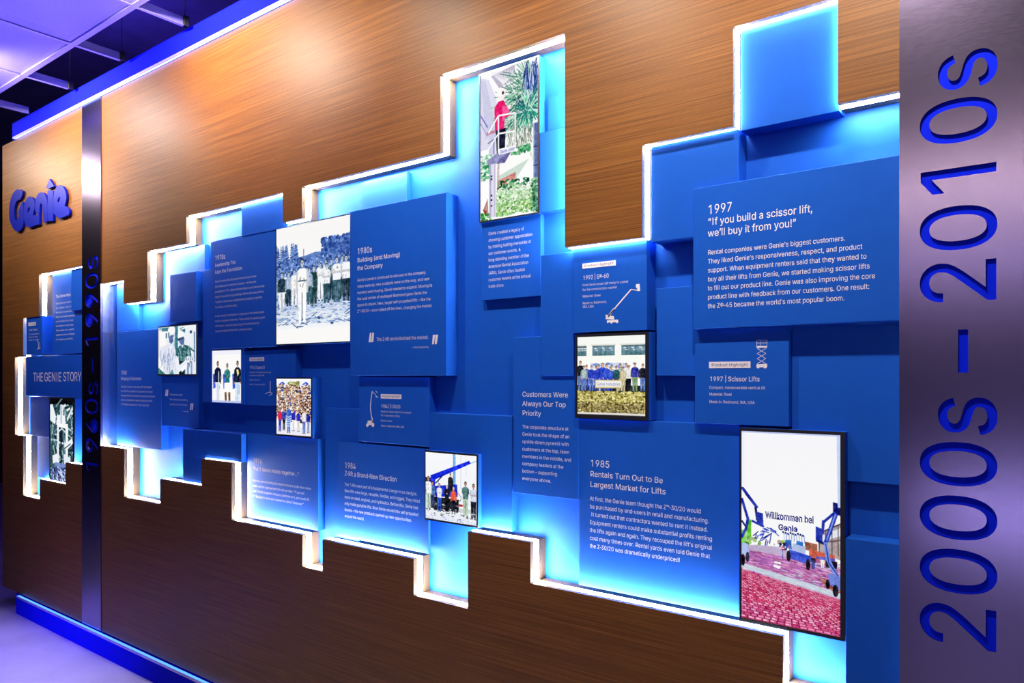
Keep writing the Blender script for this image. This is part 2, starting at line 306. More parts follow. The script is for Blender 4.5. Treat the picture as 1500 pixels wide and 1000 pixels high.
def wood(name, dark, mid, light, rough, sx, sz):
    """straight grain running along X"""
    m, nt, p = new_mat(name)
    tc = node(nt, 'ShaderNodeTexCoord')
    def streak(scale, detail):
        mp = node(nt, 'ShaderNodeMapping')
        mp.inputs['Scale'].default_value = scale
        nt.links.new(tc.outputs['Object'], mp.inputs['Vector'])
        n = node(nt, 'ShaderNodeTexNoise', Scale=1.0, Detail=detail, Roughness=0.65)
        nt.links.new(mp.outputs[0], n.inputs['Vector'])
        return n
    a = streak((sx, 3, sz), 5)
    b = streak((sx * 4, 3, sz * 3.2), 3)
    mix = node(nt, 'ShaderNodeMix', data_type='FLOAT')
    mix.inputs[0].default_value = 0.42
    nt.links.new(a.outputs['Fac'], mix.inputs[2])
    nt.links.new(b.outputs['Fac'], mix.inputs[3])
    r = node(nt, 'ShaderNodeValToRGB')
    e = r.color_ramp.elements
    e[0].position, e[0].color = 0.36, (*dark, 1)
    e[1].position, e[1].color = 0.64, (*light, 1)
    k = e.new(0.5); k.color = (*mid, 1)
    nt.links.new(mix.outputs[0], r.inputs[0])
    nt.links.new(r.outputs[0], p.inputs['Base Color'])
    p.inputs['Roughness'].default_value = rough
    p.inputs['Specular IOR Level'].default_value = 0.36
    bp = node(nt, 'ShaderNodeBump', Strength=0.15, Distance=0.0006)
    nt.links.new(b.outputs['Fac'], bp.inputs['Height'])
    nt.links.new(bp.outputs[0], p.inputs['Normal'])
    return m

def emitter(name, color, strength):
    m = bpy.data.materials.new(name)
    m.use_nodes = True
    nt = m.node_tree
    nt.nodes.clear()
    e = node(nt, 'ShaderNodeEmission', Color=(*color, 1), Strength=strength)
    o = node(nt, 'ShaderNodeOutputMaterial')
    nt.links.new(e.outputs[0], o.inputs[0])
    return m

M = {}
M['blue'] = principled('blue_paint', (0.0085, 0.092, 0.54), 0.5, spec=0.10, noise=0.03, nscale=25)
M['wood'] = wood('walnut_veneer', (0.085, 0.028, 0.005), (0.175, 0.064, 0.010), (0.29, 0.117, 0.022), 0.46, 1.2, 230)
M['oak'] = wood('oak_edge', (0.060, 0.034, 0.011), (0.092, 0.055, 0.020), (0.125, 0.078, 0.031), 0.55, 60, 1.4)
M['led'] = emitter('white_led', (1.0, 0.97, 0.92), 140.0)
M['led_blue'] = emitter('blue_led', (0.16, 0.26, 1.0), 11.0)
M['led_low'] = emitter('blue_led_low', (0.06, 0.20, 1.0), 3.0)
M['print'] = principled('white_print', (0.80, 0.78, 0.86), 0.6)
M['tag_ink'] = principled('navy_print', (0.01, 0.015, 0.16), 0.6)
M['frame'] = principled('black_frame', (0.012, 0.012, 0.02), 0.4)
M['sign_blue'] = principled('sign_blue_acrylic', (0.001, 0.008, 0.30), 0.4, spec=0.12, noise=0.02)
M['cobalt'] = principled('cobalt_acrylic', (0.002, 0.016, 0.85), 0.5, spec=0.05, noise=0.02)
M['cove'] = principled('cove_blue_paint', (0.006, 0.010, 0.75), 0.7, spec=0.03, noise=0.03, nscale=10)
M['alu'] = principled('aluminium_lip', (0.55, 0.5, 0.85), 0.35, metal=0.6)
M['dark'] = principled('plenum_black', (0.09, 0.09, 0.14), 0.85, noise=0.2, nscale=4)
M['tbar'] = principled('painted_ceiling_tee', (0.20, 0.18, 0.62), 0.45, noise=0.03)
M['floor'] = principled('polished_concrete', (0.46, 0.42, 0.50), 0.38, noise=0.14, nscale=3.0, bump=0.05)
M['wire'] = principled('black_wire', (0.01, 0.01, 0.012), 0.6)

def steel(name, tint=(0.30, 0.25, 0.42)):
    m, nt, p = new_mat(name)
    tc = node(nt, 'ShaderNodeTexCoord')
    mp = node(nt, 'ShaderNodeMapping')
    mp.inputs['Scale'].default_value = (60, 60, 900)
    nt.links.new(tc.outputs['Object'], mp.inputs['Vector'])
    n = node(nt, 'ShaderNodeTexNoise', Scale=1.0, Detail=4.0, Roughness=0.7)
    nt.links.new(mp.outputs[0], n.inputs['Vector'])
    r = node(nt, 'ShaderNodeMapRange')
    r.inputs['To Min'].default_value = 0.17
    r.inputs['To Max'].default_value = 0.28
    nt.links.new(n.outputs['Fac'], r.inputs[0])
    nt.links.new(r.outputs[0], p.inputs['Roughness'])
    b = node(nt, 'ShaderNodeBump', Strength=0.05, Distance=0.0004)
    nt.links.new(n.outputs['Fac'], b.inputs['Height'])
    nt.links.new(b.outputs[0], p.inputs['Normal'])
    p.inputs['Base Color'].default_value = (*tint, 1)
    p.inputs['Metallic'].default_value = 1.0
    return m
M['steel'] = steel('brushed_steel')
M['steel_side_lit'] = steel('brushed_steel_side_lit', (0.55, 0.60, 0.66))  # paler copy of the steel: reflected light put into the side tint

def perforated(name):
    """metal mesh: rows of see-through holes"""
    m, nt, p = new_mat(name)
    tc = node(nt, 'ShaderNodeTexCoord')
    vo = node(nt, 'ShaderNodeTexVoronoi', voronoi_dimensions='2D', Scale=140.0, Randomness=0.0)
    nt.links.new(tc.outputs['Object'], vo.inputs['Vector'])
    lt = node(nt, 'ShaderNodeMath', operation='LESS_THAN')
    lt.inputs[1].default_value = 0.34
    nt.links.new(vo.outputs['Distance'], lt.inputs[0])
    p.inputs['Base Color'].default_value = (0.22, 0.20, 0.60, 1)
    p.inputs['Roughness'].default_value = 0.45
    h = node(nt, 'ShaderNodeBsdfTransparent')
    mx = node(nt, 'ShaderNodeMixShader')
    out = nt.nodes['Material Output']
    nt.links.new(lt.outputs[0], mx.inputs[0])
    nt.links.new(p.outputs[0], mx.inputs[1])
    nt.links.new(h.outputs[0], mx.inputs[2])
    nt.links.new(mx.outputs[0], out.inputs[0])
    return m
M['perf'] = perforated('perforated_metal')

def picture_material():
    m = bpy.data.materials.new('backlit_print')
    m.use_nodes = True
    nt = m.node_tree
    nt.nodes.clear()
    a = node(nt, 'ShaderNodeVertexColor', layer_name='picture')
    e = node(nt, 'ShaderNodeEmission', Strength=1.0)
    o = node(nt, 'ShaderNodeOutputMaterial')
    nt.links.new(a.outputs['Color'], e.inputs['Color'])
    nt.links.new(e.outputs[0], o.inputs[0])
    return m
M['picture'] = picture_material()
M['lit_navy'] = emitter('backlit_navy_print', srgb(28, 30, 130), 1.0)
M['lit_blue'] = emitter('backlit_blue_print', srgb(70, 80, 190), 1.0)

# ================================================================ mesh helpers
def tag(o, label=None, cat=None, group=None, kind=None):
    if label: o['label'] = label
    if cat: o['category'] = cat
    if group: o['group'] = group
    if kind: o['kind'] = kind
    return o

def link_mesh(name, me, mats, parent=None, loc=(0, 0, 0)):
    o = bpy.data.objects.new(name, me)
    COL.objects.link(o)
    for m in (mats if isinstance(mats, (list, tuple)) else [mats]):
        me.materials.append(m)
    o.location = loc
    if parent is not None:
        o.parent = parent
    return o

def from_bm(name, bm, mats, parent=None, loc=(0, 0, 0)):
    me = bpy.data.meshes.new(name)
    bm.to_mesh(me)
    bm.free()
    return link_mesh(name, me, mats, parent, loc)

def empty(name, loc=(0, 0, 0)):
    o = bpy.data.objects.new(name, None)
    COL.objects.link(o)
    o.location = loc
    o.empty_display_size = 0.05
    return o

def add_box(bm, x0, x1, y0, y1, z0, z1, mat=0, bevel=0.0):
    vs_ = [bm.verts.new((x, y, z)) for z in (z0, z1) for y in (y0, y1) for x in (x0, x1)]
    idx = [(0, 2, 3, 1), (4, 5, 7, 6), (0, 1, 5, 4), (2, 6, 7, 3), (0, 4, 6, 2), (1, 3, 7, 5)]
    fs = [bm.faces.new([vs_[i] for i in q]) for q in idx]
    for f in fs:
        f.material_index = mat
    if bevel > 0:
        es = list({e for f in fs for e in f.edges})
        bmesh.ops.bevel(bm, geom=es, offset=bevel, segments=2, affect='EDGES', profile=0.5)
    return fs

def box_obj(name, x0, x1, y0, y1, z0, z1, mat, parent=None, bevel=0.0, origin=None):
    bm = bmesh.new()
    ox, oy, oz = origin if origin else (0, 0, 0)
    add_box(bm, x0 - ox, x1 - ox, y0 - oy, y1 - oy, z0 - oz, z1 - oz, 0, bevel)
    return from_bm(name, bm, mat, parent, (ox, oy, oz))

def area2(poly):
    return sum(a[0] * b[1] - b[0] * a[1] for a, b in zip(poly, poly[1:] + poly[:1]))

def prism(bm, poly, y0, y1, face_mat=0, side=None, holes=()):
    """extrude an (x, z) outline from y0 (front) to y1; side = list of (ya, yb, mat)"""
    if area2(poly) < 0:
        poly = poly[::-1]
    side = side or [(y0, y1, face_mat)]
    loops = [poly] + [h if area2(h) < 0 else h[::-1] for h in holes]
    if holes:
        from mathutils.geometry import tessellate_polygon
        flat = [p for l in loops for p in l]
        tris = tessellate_polygon([[Vector((x, z, 0)) for x, z in l] for l in loops])
        for y, fl in ((y0, False), (y1, True)):
            v = [bm.verts.new((x, y, z)) for x, z in flat]
            for t in tris:
                try:
                    f = bm.faces.new([v[i] for i in t])
                    f.normal_update()
                    if (f.normal.y > 0) != fl:
                        f.normal_flip()
                    f.material_index = face_mat
                except ValueError:
                    pass
    else:
        f = bm.faces.new([bm.verts.new((x, y0, z)) for x, z in poly]); f.material_index = face_mat
        f = bm.faces.new([bm.verts.new((x, y1, z)) for x, z in poly[::-1]]); f.material_index = face_mat
    for l in loops:
        for a, b in zip(l, l[1:] + l[:1]):
            for ya, yb, mt in side:
                q = [bm.verts.new(c) for c in ((a[0], ya, a[1]), (a[0], yb, a[1]), (b[0], yb, b[1]), (b[0], ya, b[1]))]
                f = bm.faces.new(q)
                f.material_index = mt
    return bm

# ================================================================ text
try:
    FONT = bpy.data.fonts.load(bpy.utils.system_resource('DATAFILES', path='fonts') + '/Inter.woff2')
except Exception:
    FONT = None

def plain_strokes(v, f):
    """turn the footed 1, I and l of the face into plain uprights"""
    par = list(range(len(v)))
    def find(i):
        while par[i] != i:
            par[i] = par[par[i]]
            i = par[i]
        return i
    for q in f:
        for k in q[1:]:
            par[find(k)] = find(q[0])
    isl = {}
    for i in range(len(v)):
        isl.setdefault(find(i), []).append(i)
    drop = set()
    for r, ids in isl.items():
        xs = [v[i][0] for i in ids]; ys = [v[i][1] for i in ids]
        x0, x1, y0, y1 = min(xs), max(xs), min(ys), max(ys)
        w_, h_ = x1 - x0, y1 - y0
        if len(ids) == 4 and .035 < h_ < .075 and .29 < w_ < .34 and abs(y0) < .02:
            drop.update(ids)                                   # foot of the 1
        elif len(ids) == 12 and .21 < w_ < .26 and .47 < h_ < .54:
            for i in ids:
                v[i][0] = min(max(v[i][0], x0 + .087), x1 - .086)
        elif len(ids) > 8 and .10 < w_ < .15 and .48 < h_ < .54 and abs(y0) < .02:
            for i in ids:
                if v[i][1] < .101:
                    v[i][1] = 0.0
                    v[i][0] = x0 if v[i][0] < x0 + .035 else x0 + .061
    if drop:
        f = [q for q in f if q[0] not in drop]
        keep = [i for i in range(len(v)) if i not in drop]
        m = {o: n for n, o in enumerate(keep)}
        v = [v[i] for i in keep]
        f = [tuple(m[k] for k in q) for q in f]
    return [tuple(p) for p in v], f

def text_verts(line, offset=0.0, res=3):
    """outline of one line of type: list of verts (x, y) and faces, 1 unit em"""
    c = bpy.data.curves.new('type', 'FONT')
    c.body = line.replace('-', '\u2010') if FONT else line
    c.size = 1.0
    c.resolution_u = res
    c.offset = offset
    if FONT:
        c.font = FONT
    o = bpy.data.objects.new('type', c)
    COL.objects.link(o)
    bpy.context.view_layer.update()
    me = bpy.data.meshes.new_from_object(o.evaluated_get(bpy.context.evaluated_depsgraph_get()))
    v = [list(p.co[:2]) for p in me.vertices]
    f = [tuple(p.vertices) for p in me.polygons]
    if FONT:
        v, f = plain_strokes(v, f)
    bpy.data.objects.remove(o, do_unlink=True)
    bpy.data.curves.remove(c)
    bpy.data.meshes.remove(me)
    return v, f

CAP = max(p[1] for p in text_verts('H')[0])

def text_block(name, lines, x, zf, zl, width, cap, y, mat, parent, loc, weight=0.0):
    """printed type lying on the plane y (front of a block), left edge x, baselines zf..zl"""
    size = cap / CAP
    rows = [text_verts(l, weight * 0.022) for l in lines]
    wid = max(max((p[0] for p in v), default=0.0) for v, f in rows)
    sx = width / max(wid, 1e-6)
    V, F = [], []
    for i, (v, f) in enumerate(rows):
        z = zf + (zl - zf) * (i / (len(rows) - 1) if len(rows) > 1 else 0)
        k = len(V)
        V += [(x + px * sx - loc[0], y - loc[1], z + pz * size - loc[2]) for px, pz in v]
        F += [tuple(k + j for j in q) for q in f]
    me = bpy.data.meshes.new(name)
    me.from_pydata(V, [], F)
    return link_mesh(name, me, mat, parent)

# ================================================================ the room shell
Z_TOP = 3.02
XL, XR = -5.622, 0.60
floor = box_obj('floor', -12, 4.5, -6.0, 5.0, -0.05, 0.0, M['floor'])
tag(floor, 'pale concrete floor washed violet by the plinth light', 'floor', kind='structure')
ceil = box_obj('ceiling', -12, 4.5, -6.0, 5.0, 4.2, 4.25, M['dark'])
tag(ceil, 'dark open ceiling void above the metal grid', 'ceiling', kind='structure')
M['hall_black'] = principled('hall_black_paint', (0.010, 0.010, 0.012), 0.9, noise=0.2, nscale=2)
wl = box_obj('wall_left', -12.05, -12, -6.0, 5.0, 0, 4.2, M['hall_black'])
tag(wl, 'dark far end wall of the hall', 'wall', kind='structure')

# wood front with stepped cut-outs; the reveal is oak at the lip and at the rear
SIDE = [(0.0, 0.019, 1), (0.019, 0.043, 1), (0.043, 0.08, 1)]
px0, px1 = PILLAR_LEFT[0], PILLAR_LEFT[1]
rx0, rx1 = PILLAR_RIGHT[0], PILLAR_RIGHT[1]
up = [(px1, OUTLINES['upper'][0][1])] + OUTLINES['upper'][1:-1] + [(rx0 + 0.004, OUTLINES['upper'][-1][1])]
lo = [(px1, OUTLINES['lower'][0][1])] + OUTLINES['lower'][1:-1] + [(rx0 + 0.004, OUTLINES['lower'][-1][1])]
le = [(px0, OUTLINES['left'][0][1])] + OUTLINES['left'][1:-1] + [(px0, OUTLINES['left'][-1][1])]
Z_BOT = 0.118
poly_up = up + [(rx0 + 0.004, Z_TOP), (px1, Z_TOP)]
poly_lo = lo + [(rx0 + 0.004, Z_BOT), (px1, Z_BOT)]
poly_le = le + [(px0, Z_BOT), (XL, Z_BOT), (XL, Z_TOP), (px0, Z_TOP)]
bm = bmesh.new()
for p in (poly_up, poly_lo, poly_le):
    prism(bm, p, 0.0, 0.08, 0, SIDE)
wb = from_bm('wall_back', bm, [M['wood'], M['oak']])
tag(wb, 'brown wood veneer wall with stepped openings edged in pale oak', 'wall', kind='structure')
rear = box_obj('wall_rear', XL + 0.01, XR, 0.08, 0.16, 0.0, Z_TOP, M['blue'])
tag(rear, 'blue back board behind the stepped openings', 'wall', kind='structure')

# ---- white light strips let into the reveals, one per opening
def strip_along(name, path, wood_poly, label):
    ccw = area2(wood_poly) > 0
    bm = bmesh.new()
    n = len(path)
    for a, b in zip(path, path[1:]):
        dx, dz = b[0] - a[0], b[1] - a[1]
        L = math.hypot(dx, dz)
        ux, uz = dx / L, dz / L
        nx, nz = (uz, -ux) if ccw else (-uz, ux)
        t0, t1 = 0.0002, 0.0007
        q = []
        for (p, s) in ((a, 0.0006), (b, -0.0006)):
            for t in (t0, t1):
                for y in (0.0195, 0.0425):
                    q.append(bm.verts.new((p[0] + ux * s + nx * t, y, p[1] + uz * s + nz * t)))
        # q: a(t0 y0, t0 y1, t1 y0, t1 y1), b(...)
        for idx in ((0, 1, 5, 4), (2, 6, 7, 3), (0, 4, 6, 2), (1, 3, 7, 5), (0, 2, 3, 1), (4, 5, 7, 6)):
            bm.faces.new([q[i] for i in idx])
    bmesh.ops.recalc_face_normals(bm, faces=bm.faces)
    o = from_bm(name, bm, M['led'])
    tag(o, label, 'light strip', group='light strips around the openings')
    return o
strip_along('led_strip', up, poly_up, 'white light strip along the upper stepped edge of the large opening')
strip_along('led_strip', lo, poly_lo, 'white light strip along the lower stepped edge of the large opening')
strip_along('led_strip', le, poly_le, 'white light strip around the small opening left of the narrow steel column')

# ---- blue cove box on top and blue plinth below, each with its own light line
CX0 = -5.40
bm = bmesh.new()
add_box(bm, CX0, XR, -0.018, -0.0005, 3.030, 3.118)
add_box(bm, CX0, XR, -0.0005, 0.30, 3.030, 3.118)
add_box(bm, CX0, CX0 + 0.006, -0.018, -0.0005, 3.016, 3.030)
cv = from_bm('cornice', bm, M['cove'])
tag(cv, 'long blue cornice box running along the top of the wood wall', 'cornice')
lip = box_obj('lip', CX0 + 0.006, XR, -0.018, -0.0145, 3.018, 3.030, M['alu'], cv)
st = box_obj('led_strip', CX0 + 0.007, XR, -0.0140, -0.001, 3.0215, 3.0295, M['led_blue'])
tag(st, 'blue white light line under the cornice at the top of the wall', 'light strip')
bm = bmesh.new()
add_box(bm, -5.32, XR, -0.025, 0.06, 0.0, 0.100)
add_box(bm, -5.32, -5.314, -0.025, -0.0005, 0.100, 0.116)
pl = from_bm('baseboard_front', bm, M['cove'])
tag(pl, 'blue plinth along the foot of the wood wall', 'plinth', kind='structure')
lip2 = box_obj('lip', -5.314, XR, -0.025, -0.0225, 0.100, 0.1115, M['alu'], pl)
st = box_obj('led_strip', -5.313, XR, -0.0220, -0.0055, 0.101, 0.111, M['led_low'])
tag(st, 'cyan blue light line on top of the plinth near the floor', 'light strip')

# ================================================================ steel columns with cut-out dates
def steel_column(rec, text, label, z1, weight, res):
    x0, x1, tx0, tx1, tz0, tz1 = rec
    cx = (x0 + x1) / 2
    loc = (cx, 0.0, 0.0)
    v, f = text_verts(text, weight, res)
    mx0 = min(p[0] for p in v); mx1 = max(p[0] for p in v)
    cap = CAP
    cut = bmesh.new()
    vs_ = []
    # advance runs up the column, the tops of the figures point left
    conv = lambda p: (tx1 - (p[1] / cap) * (tx1 - tx0) - cx, tz0 + (p[0] - mx0) / (mx1 - mx0) * (tz1 - tz0))
    fr = [cut.verts.new((conv(p)[0], -0.02, conv(p)[1])) for p in v]
    for q in f:
        cut.faces.new([fr[i] for i in q])
    r = bmesh.ops.extrude_face_region(cut, geom=list(cut.faces))
    for g in r['geom']:
        if isinstance(g, bmesh.types.BMVert):
            g.co.y = 0.02
    bmesh.ops.recalc_face_normals(cut, faces=cut.faces)
    cme = bpy.data.meshes.new('cut'); cut.to_mesh(cme); cut.free()
    co = bpy.data.objects.new('cut', cme); COL.objects.link(co)
    bm = bmesh.new()
    add_box(bm, x0 - cx, x1 - cx, -0.005, 0.0, 0.120, z1)
    pme = bpy.data.meshes.new('steel_column'); bm.to_mesh(pme); bm.free()
    po = bpy.data.objects.new('plate', pme); COL.objects.link(po)
    md = po.modifiers.new('cut', 'BOOLEAN'); md.object = co; md.operation = 'DIFFERENCE'; md.solver = 'EXACT'; md.use_self = True
    bpy.context.view_layer.update()
    me = bpy.data.meshes.new_from_object(po.evaluated_get(bpy.context.evaluated_depsgraph_get()))
    bpy.data.objects.remove(po, do_unlink=True); bpy.data.objects.remove(co, do_unlink=True)
    root = empty('steel_column', loc)
    tag(root, label, 'column')
    me.name = 'face_plate'
    me.materials.clear()
    link_mesh('face_plate', me, M['steel'], root)
    a = box_obj('date_inlay', tx0 - 0.012 - cx, tx1 + 0.012 - cx, 0.0008, 0.004, tz0 - 0.02, tz1 + 0.02, M['cobalt'], root)
    a['label'] = 'cobalt blue backing seen through the cut-out date'
    bm = bmesh.new()
    add_box(bm, x0 - cx + 0.001, x1 - cx - 0.001, 0.0045, 0.079, 0.120, z1 - 0.001)
    from_bm('box_body', bm, M['steel_side_lit'], root)
    return root
steel_column(PILLAR_LEFT, '1960s \u2013 1990s', 'narrow brushed steel column on the left with a vertical date cut out', Z_TOP, 0.0, 3)
steel_column(PILLAR_RIGHT, '2000s \u2013 2010s', 'large brushed steel column at the right end with a vertical date cut out', Z_TOP, 0.007, 6)

# ---- blue letters standing off the wood
bm = bmesh.new()
for k, hole in (('G', None), ('e1', 'e1h'), ('n', None), ('i', None), ('dot', None), ('e2', 'e2h')):
    prism(bm, LOGO[k], -0.016, -0.004 if k != 'dot' else -0.004, 0, None, [LOGO[hole]] if hole else [])
sg = from_bm('wall_sign', bm, M['sign_blue'])
tag(sg, 'chunky cobalt blue rounded letters standing off the wood at far left', 'sign')
for k in ('G', 'e1', 'n', 'dot', 'e2', 'i'):
    xs = sorted(p[0] for p in LOGO[k]); zs = sorted(p[1] for p in LOGO[k])
    x = {'dot': sum(xs) / len(xs), 'G': xs[3] + 0.01}.get(k, xs[1] + 0.012)
    z = sum(zs) / len(zs)
    box_obj('stand_off', x - 0.004, x + 0.004, -0.005, 0.0, z - 0.004, z + 0.004, M['frame'], sg)

# ================================================================ display blocks
def block(key, name, label, cat, group=None, bevel=0.0012):
    x0, x1, z0, z1, y0, y1 = PANELS[key]
    loc = ((x0 + x1) / 2, y0, z0)
    bm = bmesh.new()
    add_box(bm, x0 - loc[0], x1 - loc[0], 0.0, y1 - y0, 0.0, z1 - z0, 0, bevel)
    for (a0, a1, c0, c1) in EXTRA.get(key, ()):          # stepped blocks that follow the wood edge
        add_box(bm, a0 - loc[0], a1 - loc[0], 0.0, y1 - y0, c0 - loc[2], c1 - loc[2], 0, 0.0)
    o = from_bm(name, bm, M['blue'], None, loc)
    tag(o, label, cat, group)
    BLOCK[key] = o
    return o
BLOCK = {}

TEXT_PANELS = {
 'a_title': ('title_panel', 'wide dark blue block with a large white title at far left'),
 'a_story': ('text_panel', 'blue text panel with small white paragraph above the title block at far left'),
 'a_highlight': ('text_panel', 'narrow dark blue panel with white tag at the left edge above the title block'),
 'b68': ('text_panel', 'blue text panel headed 1968 beside the narrow steel column'),
 'b_quote': ('quote_panel', 'small blue quotation panel under the photo of two men'),
 'b70': ('text_panel', 'blue text panel headed 1970s left of the woodland group photo'),
 'b80': ('text_panel', 'large thick blue panel headed 1980s right of the woodland group photo'),
 'b_super': ('text_panel', 'dark blue panel with tag and hoist icon headed 1974 beside the three people photo'),
 'b74': ('text_panel', 'blue text panel headed 1974 glowing at its lower left corner'),
 'b_z30': ('text_panel', 'dark blue panel with boom icon headed 1984 below the 1980s panel'),
 'b84': ('text_panel', 'blue text panel headed 1984 left of the workshop crew photo'),
 'b_legacy': ('text_panel', 'blue text panel of nine lines hanging under the tall colour photo'),
 'b92': ('text_panel', 'blue panel with tag and boom lift icon headed 1992'),
 'b_cust': ('text_panel', 'blue text panel about customers left of the 1985 panel'),
 'b85': ('text_panel', 'large blue text panel headed 1985 left of the brick yard photo'),
 'b97': ('text_panel', 'largest blue text panel headed 1997 beside the right steel column'),
 'b_sciss': ('text_panel', 'blue panel with tag and scissor lift icon headed 1997'),
}
for k, (n, l) in TEXT_PANELS.items():
    block(k, n, l, 'display panel')
PLAIN = {
 'a_corner': 'small deep blue block touching the narrow steel column at upper left',
 'a_plain': 'pale lit block left of the black and white machine photo',
 'a_low': 'narrow white lit block at the bottom left of the machine photo',
 'b_top': 'pale blue block above the 1968 panel under the wood edge',
 'b_white': 'brightly lit block behind the dark block above the photo of two men',
 'b_dark': 'dark blue upright block above the photo of two men',
 'b_side': 'tall plain blue block along the left side of the 1970s panel',
 'b_wedge': 'blue block with a shadow band above the 1970s panel',
 'b_plinth': 'dark blue block resting over the wood step below the quotation panel',
 'b_left84': 'plain blue block at the upper left of the 1984 text panel',
 'b_wide': 'wide plain blue block behind the workshop crew photo',
 'b_small': 'small pale blue block peeking above the 1980s panel',
 'b_flush': 'mid blue block at the right side of the tall colour photo',
 'b_pale': 'pale blue block in the top right corner beside the tall colour photo',
 'b_strip': 'tall narrow plain blue block left of the 1992 panel',
 'b_right': 'large plain blue block right of the scissor lift panel',
 'b_foot': 'blue block at the bottom right beside the steel column',
 'b_mid': 'plain blue block between the 1992 panel and the largest panel',
 'b_block': 'large blue block filling the top right notch of the wood',
 'b_fore': 'blue block with a bright left rim above the 1992 panel',
}
for k, l in PLAIN.items():
    block(k, 'blue_block', l, 'block')

for (key, part, lines, x, zf, zl, wd, cap, wt) in TEXTS:
    o = BLOCK[key]
    text_block(part, lines, x, zf, zl, wd, cap, o.location.y - 0.0004, M['print'], o, o.location, wt)
for (key, x0, x1, z0, z1) in TAGS:
    o = BLOCK[key]
    lx, ly, lz = o.location
    t = box_obj('highlight_tag', x0 - lx, x1 - lx, -0.0008, -0.0001, z0 - lz, z1 - lz, M['print'], o)
    t['label'] = 'white tag with blue words'
    hgt = z1 - z0
    text_block('tag_words', ['Product Highlight'], x0 - lx + (x1 - x0) * 0.06, z0 - lz + hgt * 0.30, z0 - lz + hgt * 0.30,
               (x1 - x0) * 0.88, hgt * 0.46, -0.0011, M['tag_ink'], t, (0, 0, 0))
def stroke(bm, pts, w, y):
    for (a, b) in zip(pts, pts[1:]):
        d = Vector((b[0] - a[0], b[1] - a[1]))
        if d.length < 1e-6:
            continue
        n = Vector((-d.y, d.x)).normalized() * (w / 2)
        e = d.normalized() * (w / 3)
        q = [(a[0] - e.x + n.x, a[1] - e.y + n.y), (a[0] - e.x - n.x, a[1] - e.y - n.y),
             (b[0] + e.x - n.x, b[1] + e.y - n.y), (b[0] + e.x + n.x, b[1] + e.y + n.y)]
        bm.faces.new([bm.verts.new((p[0], y, p[1])) for p in q])
for (key, strokes, polys) in ICONS:
    o = BLOCK[key]
    lx, ly, lz = o.location
    bm = bmesh.new()
    for pts, wdt in strokes:
        stroke(bm, [(p[0] - lx, p[1] - lz) for p in pts], wdt, -0.0004)
    for pl_ in polys:
        bm.faces.new([bm.verts.new((p[0] - lx, -0.0004, p[1] - lz)) for p in pl_])
    ic = from_bm('lift_icon', bm, M['print'], o)
    ic['label'] = 'white silhouette of a lift'

